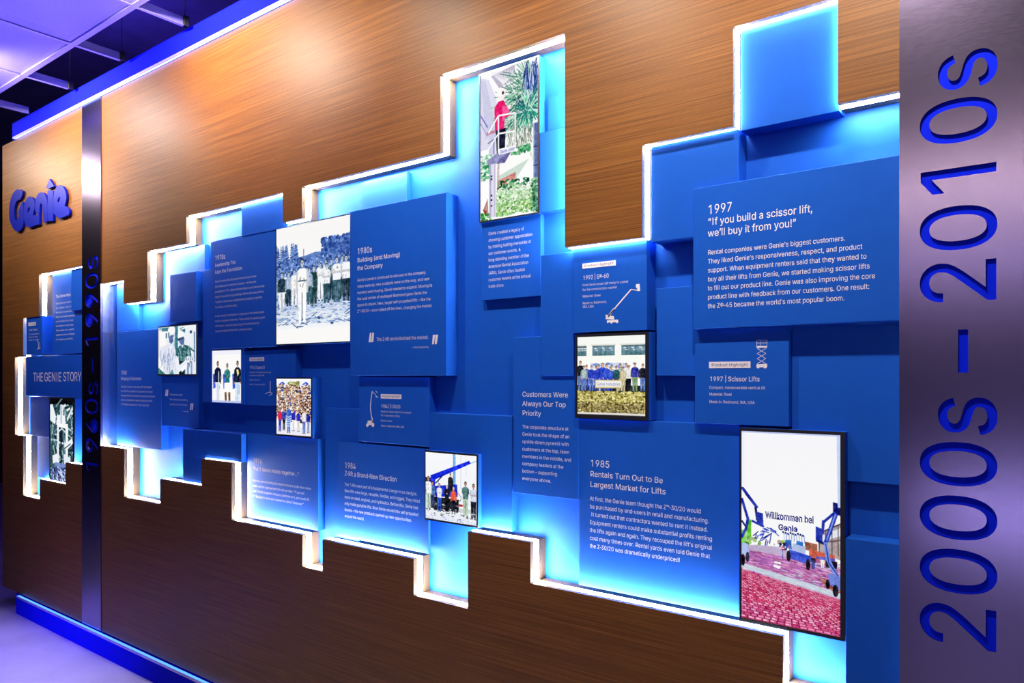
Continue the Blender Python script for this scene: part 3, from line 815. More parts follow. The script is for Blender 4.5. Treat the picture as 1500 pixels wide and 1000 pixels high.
# ================================================================ backlit photographs
class Pic:
    """a printed picture painted cell by cell"""
    def __init__(s, w, h, aspect, bg=(255, 255, 255), seed=1, ss=3):
        s.w, s.h, s.ss = w * ss, h * ss, ss
        s.a = np.zeros((s.h, s.w, 3)) + np.array(bg, float)
        s.asp = aspect            # physical height / width
        s.rng = np.random.default_rng(seed)
    def _win(s, u0, u1, v0, v1):
        x0 = max(0, int(u0 * s.w)); x1 = min(s.w, int(math.ceil(u1 * s.w)) + 1)
        y0 = max(0, int(v0 * s.h)); y1 = min(s.h, int(math.ceil(v1 * s.h)) + 1)
        if x1 <= x0 or y1 <= y0:
            return None
        yy, xx = np.mgrid[y0:y1, x0:x1]
        return (slice(y0, y1), slice(x0, x1)), (xx + .5) / s.w, (yy + .5) / s.h
    def _put(s, sl, m, c):
        s.a[sl][m] = np.array(c, float)
    def rect(s, u0, v0, u1, v1, c):
        w = s._win(u0, u1, v0, v1)
        if w: s._put(w[0], (w[1] >= u0) & (w[1] <= u1) & (w[2] >= v0) & (w[2] <= v1), c)
    def ell(s, u, v, ru, rv, c):
        w = s._win(u - ru, u + ru, v - rv, v + rv)
        if w: s._put(w[0], ((w[1] - u) / ru) ** 2 + ((w[2] - v) / rv) ** 2 <= 1, c)
    def poly(s, pts, c):
        us = [p[0] for p in pts]; vs_ = [p[1] for p in pts]
        w = s._win(min(us), max(us), min(vs_), max(vs_))
        if not w: return
        ins = np.zeros(w[1].shape, bool)
        for (ax, ay), (bx, by) in zip(pts, pts[1:] + pts[:1]):
            if ay == by: continue
            cr = ((ay > w[2]) != (by > w[2])) & (w[1] < (bx - ax) * (w[2] - ay) / (by - ay) + ax)
            ins ^= cr
        s._put(w[0], ins, c)
    def line(s, pts, th, c):
        """th = thickness as a fraction of the width"""
        for (ax, ay), (bx, by) in zip(pts, pts[1:]):
            dx, dy = bx - ax, (by - ay) * s.asp
            L = math.hypot(dx, dy) or 1e-9
            nx, ny = -dy / L * th / 2, dx / L * th / 2 / s.asp
            s.poly([(ax + nx, ay + ny), (bx + nx, by + ny), (bx - nx, by - ny), (ax - nx, ay - ny)], c)
    def grad(s, u0, v0, u1, v1, c0, c1):
        w = s._win(u0, u1, v0, v1)
        if not w: return
        k = np.clip((w[2] - v0) / (v1 - v0), 0, 1)[..., None]
        m = (w[1] >= u0) & (w[1] <= u1) & (w[2] >= v0) & (w[2] <= v1)
        c = np.array(c0, float) * (1 - k) + np.array(c1, float) * k
        s.a[w[0]][m] = c[m]
    def dabs(s, n, u0, v0, u1, v1, ru, rv, cols, jit=18):
        r = s.rng
        for i in range(n):
            c = np.array(cols[r.integers(len(cols))], float) + r.normal(0, jit)
            k = r.uniform(.5, 1.4)
            s.ell(r.uniform(u0, u1), r.uniform(v0, v1), ru * k, rv * k, np.clip(c, 0, 255))
    def strokes(s, n, u0, v0, u1, v1, length, ang, spread, th, cols):
        r = s.rng
        for i in range(n):
            a = ang + r.uniform(-spread, spread)
            u, v = r.uniform(u0, u1), r.uniform(v0, v1)
            l = length * r.uniform(.5, 1.2)
            s.line([(u, v), (u + math.cos(a) * l, v + math.sin(a) * l / s.asp)], th, cols[r.integers(len(cols))])
    def person(s, u, v0, v1, shirt, pants, skin=(235, 190, 165), hair=(45, 32, 28), wide=1.0, arms='down', legs=True, shoes=(30, 28, 32)):
        H = v1 - v0
        k = s.asp * wide
        hr = H * .062
        sh, hip = v0 + H * .165, v0 + H * .50
        W = H * .118 * k
        if legs:
            for sg_ in (-1, 1):
                s.poly([(u + sg_ * W * .02, hip - H * .02), (u + sg_ * W * .92, hip - H * .02), (u + sg_ * W * .72, v1 - H * .03), (u + sg_ * W * .22, v1 - H * .03)], pants)
                s.ell(u + sg_ * W * .5, v1 - H * .02, W * .33, H * .018, shoes)
        s.poly([(u - W * .45, sh - H * .012), (u + W * .45, sh - H * .012), (u + W, sh + H * .03), (u + W * .86, hip), (u - W * .86, hip), (u - W, sh + H * .03)], shirt)
        d = tuple(np.array(shirt) * .82)
        for k_ in range(9):
            uu = u + s.rng.uniform(-.8, .8) * W; vv = s.rng.uniform(sh + H * .03, hip - H * .07)
            f_ = s.rng.choice([.62, .78, 1.18, 1.32])
            s.line([(uu, vv), (uu + s.rng.uniform(-.3, .3) * W, vv + H * s.rng.uniform(.03, .08))], W * .16, tuple(np.clip(np.array(shirt, float) * f_ + (12 if f_ > 1 else 0), 0, 255)))
        if legs:
            for k_ in range(8):
                sg_ = -1 if k_ % 2 else 1
                uu = u + sg_ * W * s.rng.uniform(.25, .75); vv = s.rng.uniform(hip, v1 - H * .15)
                f_ = s.rng.choice([.65, .8, 1.15, 1.3])
                s.line([(uu, vv), (uu - sg_ * .05 * W, vv + H * s.rng.uniform(.05, .12))], W * .15, tuple(np.clip(np.array(pants, float) * f_ + (12 if f_ > 1 else 0), 0, 255)))
            s.line([(u, hip + H * .03), (u, v1 - H * .05)], W * .14, tuple(np.array(pants) * .45))
        if arms == 'down':
            for sg_ in (-1, 1):
                s.line([(u + sg_ * W * .98, sh + H * .04), (u + sg_ * W * 1.18, sh + H * .2), (u + sg_ * W * 1.08, sh + H * .33)], W * .36, d)
                s.ell(u + sg_ * W * 1.08, sh + H * .35, W * .2, H * .025, skin)
        elif arms == 'fold':
            for sg_ in (-1, 1):
                s.line([(u + sg_ * W * .98, sh + H * .04), (u + sg_ * W * 1.05, sh + H * .17), (u - sg_ * W * .3, sh + H * .17)], W * .34, d)
            s.ell(u, sh + H * .17, W * .25, H * .02, skin)
        s.rect(u - W * .18, v0 + H * .10, u + W * .18, sh, tuple(np.array(skin) * .85))
        s.ell(u, v0 + hr * 1.05, hr * k * .78, hr * 1.05, hair)
        s.ell(u, v0 + hr * 1.35, hr * k * .62, hr * .82, skin)
        s.line([(u - hr * k * .35, v0 + hr * 1.2), (u + hr * k * .35, v0 + hr * 1.2)], hr * k * .16, tuple(np.array(hair) * .9 + 12))
        s.line([(u - hr * k * .2, v0 + hr * 1.75), (u + hr * k * .2, v0 + hr * 1.75)], hr * k * .12, tuple(np.array(skin) * .6))
    def grain(s, amt):
        s.a += s.rng.normal(0, amt, s.a.shape[:2])[..., None]
    def texture(s, amt, cells_):
        """soft tonal variation of a real print"""
        for n, k in ((cells_, 1.0), (cells_ * 3, .8)):
            gy = max(2, int(n * s.h / s.w))
            g = s.rng.normal(0, 1, (gy + 2, n + 2))
            yy = np.linspace(0, gy, s.h, endpoint=False); xx = np.linspace(0, n, s.w, endpoint=False)
            iy = yy.astype(int); ix = xx.astype(int); fy = (yy - iy)[:, None]; fx = (xx - ix)[None, :]
            f = (g[iy][:, ix] * (1 - fy) * (1 - fx) + g[iy + 1][:, ix] * fy * (1 - fx) + g[iy][:, ix + 1] * (1 - fy) * fx + g[iy + 1][:, ix + 1] * fy * fx)
            lum = s.a.mean(2) / 255
            wgt = np.clip((.93 - lum) * 2.2, 0, 1)            # bright backlit paper stays clean
            s.a += (f * wgt * amt * k * 255)[..., None]
    def cells(s):
        a = np.clip(s.a, 0, 255).reshape(s.h // s.ss, s.ss, s.w // s.ss, s.ss, 3).mean((1, 3)) / 255
        return np.where(a <= .04045, a / 12.92, ((a + .055) / 1.055) ** 2.4)

def lightbox(key, label, paint, nx, border=(.004, .004, .004, .004), seed=1, frame_mat='frame', deep=None, notch=None):
    x0, x1, z0, z1, y0, y1 = PANELS[key]
    loc = ((x0 + x1) / 2, y0, z0)
    bm = bmesh.new()
    if notch:                                   # stepped housing that clears the wood edge
        add_box(bm, x0 - loc[0], notch[0] - loc[0], 0.003, y1 - y0, 0.0, z1 - z0)
        add_box(bm, notch[0] - loc[0], x1 - loc[0], 0.003, y1 - y0, notch[1] - z0, z1 - z0)
    else:
        add_box(bm, x0 - loc[0], x1 - loc[0], 0.003, y1 - y0, 0.0, z1 - z0, 0, 0.001)
    if deep:                                    # right part of the housing reaches the back board
        add_box(bm, deep - loc[0], x1 - loc[0], y1 - y0, 0.08 - y0, 0.0, z1 - z0)
    o = from_bm('lightbox', bm, M['blue'], None, loc)
    tag(o, label, 'lightbox')
    BLOCK[key] = o
    l, r, b, t = border
    X0, X1, Z0, Z1 = x0 - loc[0], x1 - loc[0], 0.0, z1 - z0
    bm = bmesh.new()
    add_box(bm, X0, X1, 0.0, 0.0029, Z1 - t, Z1)
    if notch:
        add_box(bm, X0, notch[0] - loc[0], 0.0, 0.0029, Z0, Z0 + b)
    else:
        add_box(bm, X0, X1, 0.0, 0.0029, Z0, Z0 + b)
    add_box(bm, X0, X0 + l, 0.0, 0.0029, Z0 + b, Z1 - t)
    add_box(bm, X1 - r, X1, 0.0, 0.0029, (notch[1] - z0) if notch else Z0 + b, Z1 - t)
    from_bm('frame', bm, M[frame_mat], o)
    ax0, ax1, az0, az1 = X0 + l, X1 - r, Z0 + b, Z1 - t
    asp = (az1 - az0) / (ax1 - ax0)
    ny = max(20, int(nx[1]))
    pic = Pic(nx[0], ny, asp, seed=seed)
    paint(pic)
    pic.texture(.055, 26)
    c = pic.cells()
    H, W = c.shape[:2]
    me = bpy.data.meshes.new('photo')
    gx = np.linspace(ax0, ax1, W + 1); gz = np.linspace(az1, az0, H + 1)
    vv = np.empty(((H + 1) * (W + 1), 3))
    vv[:, 0] = np.tile(gx, H + 1); vv[:, 1] = 0.0012; vv[:, 2] = np.repeat(gz, W + 1)
    i = (np.arange(H)[:, None] * (W + 1) + np.arange(W)[None, :]).ravel()
    q = np.stack([i, i + W + 1, i + W + 2, i + 1], 1)
    flat = c.reshape(-1, 3)
    if notch:
        cx_ = (gx[:-1] + gx[1:]) / 2; cz_ = (gz[:-1] + gz[1:]) / 2
        keep = ~((cx_[None, :] > notch[0] - loc[0]) & (cz_[:, None] < notch[1] - z0)).ravel()
        q, flat = q[keep], flat[keep]
    me.vertices.add(len(vv)); me.vertices.foreach_set('co', vv.ravel())
    me.loops.add(q.size); me.loops.foreach_set('vertex_index', q.ravel().astype(np.int32))
    me.polygons.add(len(q)); me.polygons.foreach_set('loop_start', np.arange(0, q.size, 4, dtype=np.int32))
    me.update(calc_edges=True)
    at_ = me.color_attributes.new('picture', 'FLOAT_COLOR', 'CORNER')
    col = np.ones((len(q), 4, 4), np.float32)
    col[:, :, :3] = flat[:, None, :]
    at_.data.foreach_set('color', col.ravel())
    ph = link_mesh('photo', me, M['picture'], o)
    return o, ph, (ax0, ax1, az0, az1)

def p_group(p):            # people on a cleared woodland lot, blue tinted
    p.grad(0, 0, 1, 1, (248, 247, 246), (250, 249, 247))
    tree = [(70, 105, 180), (95, 130, 195), (50, 80, 150), (120, 150, 205)]
    for i in range(26):
        x = p.rng.uniform(.0, .33); h = p.rng.uniform(.10, .15)
        p.line([(x, .29), (x, .29 - h)], .006, tree[i % 4])
        for j in range(7):
            y = .28 - h * j / 7
            p.line([(x - .03 * (1 - j / 8), y + .008), (x + .03 * (1 - j / 8), y)], .010, tree[(i + j) % 4])
    p.line([(.39, .32), (.39, .21)], .008, tree[2])
    p.poly([(0, .285), (.3, .275), (.4, .27), (.55, .25), (.66, .255), (.66, .20), (.72, .17), (.80, .175), (.86, .15), (.93, .17), (1, .13), (1, .5), (0, .5)], (92, 126, 192))
    p.dabs(700, 0, .28, 1, .44, .014, .009, [(70, 104, 176), (110, 142, 205), (55, 84, 156), (140, 165, 215)])
    p.dabs(260, .64, .15, 1, .30, .016, .012, [(62, 98, 172), (90, 122, 190), (45, 75, 150)])
    p.grad(0, .44, 1, .72, (120, 150, 205), (196, 210, 234))
    p.dabs(500, 0, .46, 1, .70, .014, .006, [(90, 120, 180), (160, 185, 225), (220, 230, 245)])
    W, D, T, G, L = (244, 246, 250), (34, 58, 74), (58, 98, 112), (30, 62, 66), (170, 192, 222)
    for u, a, b, sh, pa, wd in ((.13, .385, .66, W, D, .9), (.27, .375, .66, W, D, .9), (.44, .365, .66, L, T, .9), (.60, .335, .64, W, L, .9),
                                (.69, .32, .65, W, D, .9), (.76, .325, .66, T, D, .9), (.90, .31, .66, L, D, .9),
                                (.08, .38, .73, D, W, 1.15), (.18, .385, .68, L, D, 1.1), (.26, .37, .69, W, W, 1.15), (.53, .36, .705, G, G, 1.2), (.47, .375, .68, L, T, 1.0),
                                (.62, .345, .66, W, W, 1.1), (.70, .355, .69, W, T, 1.2), (.83, .315, .69, W, T, 1.25), (.95, .31, .69, W, D, 1.25)):
        p.person(u, a, b, sh, pa, (205, 214, 228), (44, 58, 84), wd, 'fold' if u > .6 else 'down', shoes=(40, 60, 90))
    p.grad(0, .715, 1, .90, (214, 224, 240), (250, 250, 250))
    p.dabs(420, 0, .68, 1, .84, .022, .004, [(150, 176, 218), (235, 240, 248), (188, 206, 232), (120, 150, 200)])
    p.strokes(26, 0, .77, .98, .84, .10, 0, .5, .008, [(60, 92, 140), (90, 120, 170), (140, 165, 205)])
    p.ell(.60, .80, .02, .008, (50, 80, 130)); p.ell(.77, .845, .022, .009, (46, 78, 128)); p.ell(.34, .86, .05, .006, (56, 86, 136))
    p.person(.37, .285, .83, (250, 250, 250), (252, 252, 252), (200, 208, 222), (38, 50, 72), 1.0, 'down', shoes=(250, 250, 250))
    p.line([(.31, .475), (.43, .475)], .012, (60, 84, 110))
    p.grad(0, .88, 1, 1, (250, 249, 247), (250, 249, 247))
def p_men(p):              # two men talking, pale teal print
    p.grad(0, 0, 1, 1, (238, 242, 246), (226, 234, 244))
    p.rect(.02, 0, .30, .06, (150, 190, 205)); p.rect(.10, .02, .28, .09, (70, 120, 140))
    p.rect(.20, .13, .24, .24, (90, 120, 160)); p.rect(.05, .10, .2, .45, (252, 250, 246))
    p.rect(.45, 0, .53, .62, (60, 120, 136)); p.rect(.42, 0, .455, .62, (150, 195, 205))
    p.rect(.94, .14, .97, .75, (90, 130, 170)); p.ell(.865, .14, .03, .035, (50, 70, 130))
    p.poly([(.58, .04), (.72, .03), (.72, .13), (.66, .17)], (70, 130, 145)); p.line([(.62, .07), (.78, .03)], .02, (250, 250, 250))
    p.poly([(.0, .55), (.08, .42), (.25, .37), (.40, .36), (.47, .50), (.46, 1), (0, 1)], (226, 230, 244))     # pale shirt
    p.poly([(.0, .62), (.1, .75), (.22, 1), (.08, 1), (0, .9)], (250, 250, 250))
    p.strokes(60, .02, .42, .44, .95, .16, 1.4, .5, .016, [(165, 175, 210), (248, 248, 252), (140, 160, 190), (205, 212, 235)])
    p.poly([(0, .86), (.2, 1), (0, 1)], (60, 120, 120)); p.poly([(.3, 1), (.38, .9), (.42, 1)], (80, 140, 150))
    p.poly([(.27, .40), (.33, .44), (.38, .37), (.36, .47)], (250, 250, 252))
    p.ell(.36, .19, .085, .17, (222, 226, 240)); p.poly([(.30, .20), (.40, .2), (.40, .32), (.36, .37), (.30, .33)], (96, 116, 170))
    p.ell(.36, .08, .10, .085, (248, 248, 250)); p.poly([(.27, .12), (.30, .12), (.30, .26), (.27, .22)], (70, 110, 130))
    p.line([(.33, .20), (.42, .195)], .02, (60, 80, 130)); p.line([(.35, .29), (.40, .285)], .015, (60, 70, 110))
    p.poly([(.48, .55), (.56, .42), (.66, .38), (.80, .42), (.88, .60), (.86, .70), (.72, .74), (.72, 1), (.56, 1), (.56, .72)], (48, 94, 100))
    p.strokes(60, .54, .42, .84, .72, .12, 1.1, .9, .018, [(96, 150, 150), (30, 60, 70), (70, 125, 130), (140, 185, 190)])
    p.poly([(.56, .72), (.72, .74), (.70, 1), (.56, 1)], (14, 28, 40))
    p.poly([(.60, .40), (.68, .38), (.66, .47)], (200, 215, 230))
    p.ell(.62, .27, .075, .13, (180, 195, 222)); p.poly([(.55, .29), (.70, .26), (.69, .38), (.62, .40)], (84, 112, 160))
    p.poly([(.52, .24), (.53, .13), (.60, .09), (.68, .13), (.69, .22), (.60, .25)], (246, 247, 250)); p.line([(.53, .285), (.68, .245)], .03, (50, 76, 110))
    p.line([(.50, .66), (.54, .9), (.70, .80), (.82, .70)], .085, (236, 240, 248))
    p.line([(.62, .93), (.78, .80)], .05, (250, 250, 252))
    p.ell(.80, .69, .07, .06, (246, 246, 250)); p.ell(.90, .70, .05, .05, (236, 240, 250))
    for k in range(4):
        p.line([(.74 + .05 * k, .66), (.77 + .05 * k, .72)], .014, (60, 84, 130))
    p.rect(.77, .76, .81, 1, (110, 140, 185)); p.rect(.86, .76, .90, 1, (150, 165, 210))
    p.grain(4)
def p_three(p):            # three people on a white ground
    p.grad(0, 0, 1, 1, (240, 240, 252), (250, 250, 252))
    p.rect(.05, .08, .97, .95, (251, 250, 248))
    for x in (.02, .38, .70):
        p.poly([(x, .46), (x + .14, .42), (x + .16, .70), (x + .02, .74)], (52, 88, 220))
    p.person(.20, .20, 1.02, (16, 24, 62), (226, 234, 250), (176, 130, 96), (24, 18, 20), .95, 'down')
    p.rect(.215, .40, .245, .62, (200, 205, 220))
    p.person(.53, .245, 1.02, (46, 128, 128), (250, 250, 250), (186, 140, 100), (70, 96, 100), .92, 'fold', legs=False)
    p.poly([(.43, .62), (.64, .62), (.67, .80), (.42, .80)], (252, 252, 252))
    for x in (.475, .60):
        p.line([(x, .80), (x + .005, 1.0)], .07, (120, 84, 60))
    p.person(.88, .20, 1.02, (14, 22, 50), (205, 226, 250), (196, 150, 110), (20, 16, 18), .95, 'down')
    p.poly([(.84, .37), (.90, .36), (.93, .44), (.88, .50)], (240, 224, 160))
    p.grad(0, .96, 1, 1, (200, 205, 240), (180, 190, 235))
def p_crowd(p):            # a packed crowd in a hall
    p.grad(0, 0, 1, .2, (250, 250, 254), (232, 238, 250))
    p.rect(.35, .06, .66, .14, (150, 176, 100)); p.dabs(40, .35, .06, .66, .16, .03, .02, [(110, 150, 60), (190, 190, 140), (170, 150, 90)])
    for x in (.16, .84):
        p.poly([(x - .10, .10), (x + .02, .05), (x + .09, .09), (x + .02, .13), (x - .02, .11)], (28, 52, 200)); p.ell(x, .095, .03, .015, (210, 220, 250))
    r = p.rng
    for row in range(13):
        v = .13 + row * .045
        n = 11 - row // 5
        for i in range(n):
            u = (i + .5 * (row % 2) + r.uniform(-.35, .35)) / (n - .5)
            vv = v + r.uniform(-.014, .014)
            k = (.9 + row * .025) * r.uniform(.85, 1.15)
            col = [(246, 240, 236), (30, 32, 60), (220, 200, 186), (60, 70, 170), (250, 250, 250), (110, 96, 110)][r.integers(6)]
            sk = [(246, 208, 184), (232, 188, 158), (200, 150, 120), (252, 226, 208)][r.integers(4)]
            p.ell(u, vv + .046 * k, .048 * k, .030 * k, col)
            if r.random() < .45:
                s_ = -1 if r.random() < .5 else 1
                p.line([(u + s_ * .035 * k, vv + .04 * k), (u + s_ * .055 * k, vv - .025 * k)], .022, sk)
            p.ell(u, vv, .034 * k, .025 * k, [(30, 20, 18), (60, 38, 24), (120, 84, 46), (20, 16, 20)][r.integers(4)])
            p.ell(u, vv + .008 * k, .026 * k, .018 * k, sk)
    p.rect(0, .86, 1, 1, (238, 236, 248))
    for u, a, sh, pa in ((.10, .52, (226, 40, 86), (60, 60, 190)), (.22, .53, (40, 60, 180), (24, 26, 44)), (.36, .46, (60, 100, 205), (70, 110, 210)),
                         (.50, .54, (36, 40, 180), (245, 245, 250)), (.64, .55, (30, 36, 190), (230, 220, 215)), (.80, .53, (240, 238, 240), (100, 120, 200)),
                         (.92, .56, (34, 44, 170), (150, 170, 220))):
        p.person(u, a, .95 + p.rng.uniform(-.03, .02), sh, pa, (236, 196, 172), (44, 30, 26), .92)
    for k in range(5):
        p.line([(.28, .66 + k * .04), (.36, .69 + k * .04), (.44, .66 + k * .04)], .02, (196, 216, 250))
    p.grain(6)
def p_crew(p):             # crew in front of a blue boom machine in a workshop
    p.grad(0, 0, 1, .75, (248, 249, 252), (240, 242, 246))
    p.rect(.555, 0, .60, .45, (120, 176, 220)); p.line([(.555, 0), (.555, .45)], .008, (70, 120, 180)); p.line([(.70, .02), (.70, .5)], .004, (180, 190, 205))
    p.line([(.80, .05), (.80, .3)], .004, (190, 198, 210))
    p.rect(0, .38, .10, .60, (50, 44, 52))
    p.poly([(.10, .345), (.86, .075), (.89, .115), (.20, .40), (.19, .50), (.10, .50)], (24, 44, 222))
    p.line([(.89, .11), (1.0, .07)], .012, (150, 180, 220)); p.line([(.20, .46), (.38, .30)], .02, (30, 40, 120))
    p.line([(.25, .47), (.27, .40)], .006, (60, 60, 80))
    p.poly([(.18, .50), (.60, .44), (.63, .44), (.64, .62), (.20, .66)], (26, 48, 205))
    p.rect(.04, .78, 1, .86, (206, 214, 214)); p.grad(0, .84, 1, 1, (240, 243, 248), (226, 232, 246))
    p.rect(.14, .66, .66, .84, (24, 26, 38))
    p.dabs(40, .14, .74, .68, .86, .03, .012, [(20, 22, 30), (190, 196, 200), (60, 60, 70), (120, 130, 140)])
    p.person(.50, .28, .66, (34, 40, 38), (30, 34, 50), (206, 160, 130), (30, 26, 26), .85, 'down', legs=False)
    p.poly([(.45, .42), (.55, .42), (.57, .56), (.46, .56)], (32, 34, 48))
    p.person(.14, .43, .84, (70, 110, 180), (40, 60, 120), (206, 160, 130), (50, 36, 30), .95)
    p.person(.055, .36, .87, (246, 248, 250), (190, 212, 196), (216, 170, 140), (46, 36, 34), .95)
    p.person(.28, .45, .88, (236, 240, 246), (52, 84, 190), (222, 176, 150), (90, 70, 50), .95, 'fold')
    p.person(.43, .46, .86, (18, 18, 22), (22, 22, 28), (236, 196, 170), (200, 200, 200), .95, 'fold')
    p.person(.56, .48, .88, (236, 90, 62), (34, 34, 48), (236, 180, 150), (226, 206, 180), .95, 'down')
    p.line([(.64, .56), (.71, .62), (.69, .68), (.65, .66)], .008, (60, 80, 120)); p.ell(.70, .74, .05, .018, (190, 60, 70))
    p.person(.79, .38, .90, (70, 118, 116), (176, 200, 178), (196, 146, 112), (30, 24, 24), .95, 'fold')
    p.person(.94, .40, .92, (214, 220, 240), (26, 28, 44), (206, 160, 130), (40, 34, 34), .95, 'fold')
    p.dabs(60, .02, .84, 1, .95, .02, .008, [(210, 218, 220), (160, 170, 170), (250, 250, 250), (90, 100, 100)])
    p.dabs(90, 0, .94, 1, 1, .018, .008, [(226, 232, 250), (200, 212, 244), (246, 248, 252)])
def p_build(p):            # staff behind a sign in front of an office building
    p.grad(0, 0, 1, .36, (246, 248, 244), (252, 252, 246))
    p.rect(0, .10, 1, .115, (222, 224, 216))
    for a, b in ((0, .14), (.23, .565), (.66, 1.0)):
        p.rect(a, .125, b, .245, (104, 140, 158)); p.rect(a, .19, b, .245, (92, 130, 140))
        p.rect(a, .118, b, .13, (80, 100, 106))
        for k in range(1, 5):
            x = a + (b - a) * k / 5
            p.line([(x, .125), (x, .245)], .006, (60, 80, 96))
        for k in range(3):
            p.ell(a + (b - a) * (.15 + .33 * k), .15, .022, .007, (246, 248, 240)); p.ell(a + (b - a) * (.2 + .33 * k), .175, .018, .006, (220, 230, 226))
    p.rect(.14, .10, .20, .30, (250, 250, 244)); p.rect(.58, .10, .64, .30, (250, 250, 244))
    p.rect(.20, .335, .70, .40, (206, 214, 236)); p.dabs(30, .2, .335, .9, .4, .03, .012, [(130, 150, 210), (236, 238, 244)])
    p.rect(0, .62, 1, .72, (40, 44, 40))
    B, K, C, G, J = (44, 66, 196), (26, 28, 44), (206, 192, 150), (170, 190, 190), (90, 120, 190)
    for u, a, sh, pa in ((.14, .355, J, B), (.33, .35, B, B), (.385, .335, B, B), (.52, .36, G, K), (.645, .345, G, C), (.73, .34, (236, 238, 240), K),
                         (.045, .305, K, J), (.10, .365, G, J), (.215, .365, B, J), (.29, .375, B, B), (.44, .35, (50, 84, 206), B), (.50, .385, (60, 90, 214), B),
                         (.585, .375, (36, 84, 96), K), (.685, .385, C, C), (.765, .37, (232, 232, 230), K), (.855, .335, (44, 50, 150), (130, 160, 120)), (.965, .35, K, J)):
        p.person(u, a, .70, sh, pa, (234, 188, 160), (62, 44, 34), 1.0, 'down')
    p.rect(.27, .55, .675, .655, (206, 190, 132)); p.rect(.285, .563, .66, .64, (238, 238, 230))
    p.rect(.33, .655, .35, .71, (214, 200, 140)); p.rect(.59, .655, .61, .71, (214, 200, 140))
    p.rect(0, .715, 1, .97, (150, 134, 74))
    p.dabs(1500, 0, .70, 1, .86, .016, .010, [(214, 202, 124), (240, 230, 164), (150, 140, 70), (110, 96, 50), (190, 180, 96)])
    p.dabs(1000, 0, .84, 1, .97, .013, .008, [(120, 108, 66), (80, 70, 44), (160, 146, 92), (200, 186, 120)])
    p.rect(0, .965, 1, .99, (226, 222, 214)); p.rect(0, .99, 1, 1, (40, 40, 44))
def p_tall(p):             # person on a mast lift beside palms
    p.grad(0, 0, 1, 1, (252, 252, 254), (252, 253, 252))
    p.poly([(0, .02), (.16, .05), (.30, .2), (.26, .52), (0, .52)], (224, 222, 240)); p.poly([(.02, .04), (.10, .05), (.30, .40), (.10, .45)], (206, 206, 232))
    p.poly([(.20, .03), (.62, .0), (.60, .10), (.35, .13)], (196, 186, 206))
    for k in range(10):
        p.line([(.42, .11), (.2 + .05 * k, .0 + .004 * k)], .014, (238, 236, 244))
    gr = [(60, 130, 110), (110, 170, 140), (190, 220, 200), (240, 246, 240), (40, 100, 100), (150, 196, 170)]
    r = p.rng
    for k in range(420):
        cx, cy = (.96, .17) if k % 2 else (.86, .28)
        a = r.uniform(1.6, 4.4)
        l = r.uniform(.25, .62)
        x0, y0 = cx + r.uniform(-.1, .1), cy + r.uniform(-.07, .07)
        p.line([(x0, y0), (x0 + math.cos(a) * l, y0 + abs(math.sin(a)) * l / p.asp * (1 if r.random() < .75 else -1))], .010, gr[r.integers(6)])
    for k in range(90):
        a = r.uniform(.9, 2.4); x0, y0 = r.uniform(.78, 1), r.uniform(.0, .2)
        p.line([(x0, y0), (x0 + math.cos(a) * .1, y0 + math.sin(a) * .25 / p.asp)], .014, [(40, 70, 150), (80, 110, 180), (30, 50, 110), (200, 214, 236)][r.integers(4)])
    for k in range(150):
        a = r.uniform(0, 6.28); x0, y0 = .84 + r.uniform(-.05, .05), .31 + r.uniform(-.03, .03)
        p.line([(x0, y0), (x0 + math.cos(a) * .2, y0 + math.sin(a) * .22 / p.asp)], .012, [(40, 170, 130), (30, 120, 110), (130, 215, 175), (210, 240, 225), (50, 90, 120)][r.integers(5)])
    p.strokes(160, .48, .40, .86, .56, .22, 1.5, .3, .010, [(150, 150, 140), (214, 220, 206), (110, 130, 110), (245, 246, 242)])
    p.rect(.925, .42, 1.0, .80, (96, 112, 166)); p.rect(.925, .42, .945, .8, (150, 166, 206))
    for y in (.57, .69):
        p.rect(.925, y, 1, y + .006, (50, 60, 110))
    # railing and terraces
    p.line([(0, .27), (.14, .37)], .02, (120, 120, 200)); p.line([(0, .32), (.12, .42)], .012, (150, 150, 210))
    p.rect(.12, .40, .30, .425, (200, 130, 150)); p.rect(.16, .42, .28, .58, (206, 206, 236))
    p.line([(.14, .48), (.25, .46), (.25, .56)], .012, (70, 66, 110))
    p.poly([(.30, .60), (.86, .53), (.86, .66), (.36, .72)], (252, 252, 250))
    p.dabs(60, .56, .545, .86, .60, .022, .007, [(70, 170, 110), (30, 110, 70), (150, 210, 160), (40, 140, 90)])
    p.poly([(.33, .715), (.86, .64), (.66, .74), (.62, .79), (.36, .79)], (206, 224, 212))
    p.poly([(.33, .745), (.63, .71), (.63, .745), (.50, .785), (.33, .80)], (206, 128, 124)); p.ell(.48, .755, .14, .025, (220, 150, 140))
    p.dabs(130, .32, .755, .84, .82, .022, .007, [(50, 130, 80), (20, 84, 60), (130, 190, 130), (220, 240, 220)])
    p.dabs(900, .30, .84, 1, .985, .016, .006, [(130, 190, 110), (190, 226, 160), (80, 150, 80), (226, 244, 206), (160, 206, 120)])
    p.dabs(240, .28, .80, .92, .90, .018, .006, [(214, 236, 200), (240, 248, 236), (170, 214, 160)])
    p.dabs(120, .90, .78, 1, 1, .02, .008, [(90, 160, 120), (150, 200, 160), (50, 110, 80)])
    p.dabs(160, 0, .56, .20, .72, .022, .008, [(120, 200, 150), (200, 236, 210), (60, 150, 100), (240, 250, 244)])
    p.dabs(30, 0, .95, .3, 1, .03, .008, [(70, 170, 80), (110, 200, 90), (50, 120, 60)])
    p.poly([(.05, .93), (.14, .85), (.15, .95)], (190, 140, 130)); p.poly([(.05, .92), (.13, .94), (.10, .97)], (150, 60, 60))
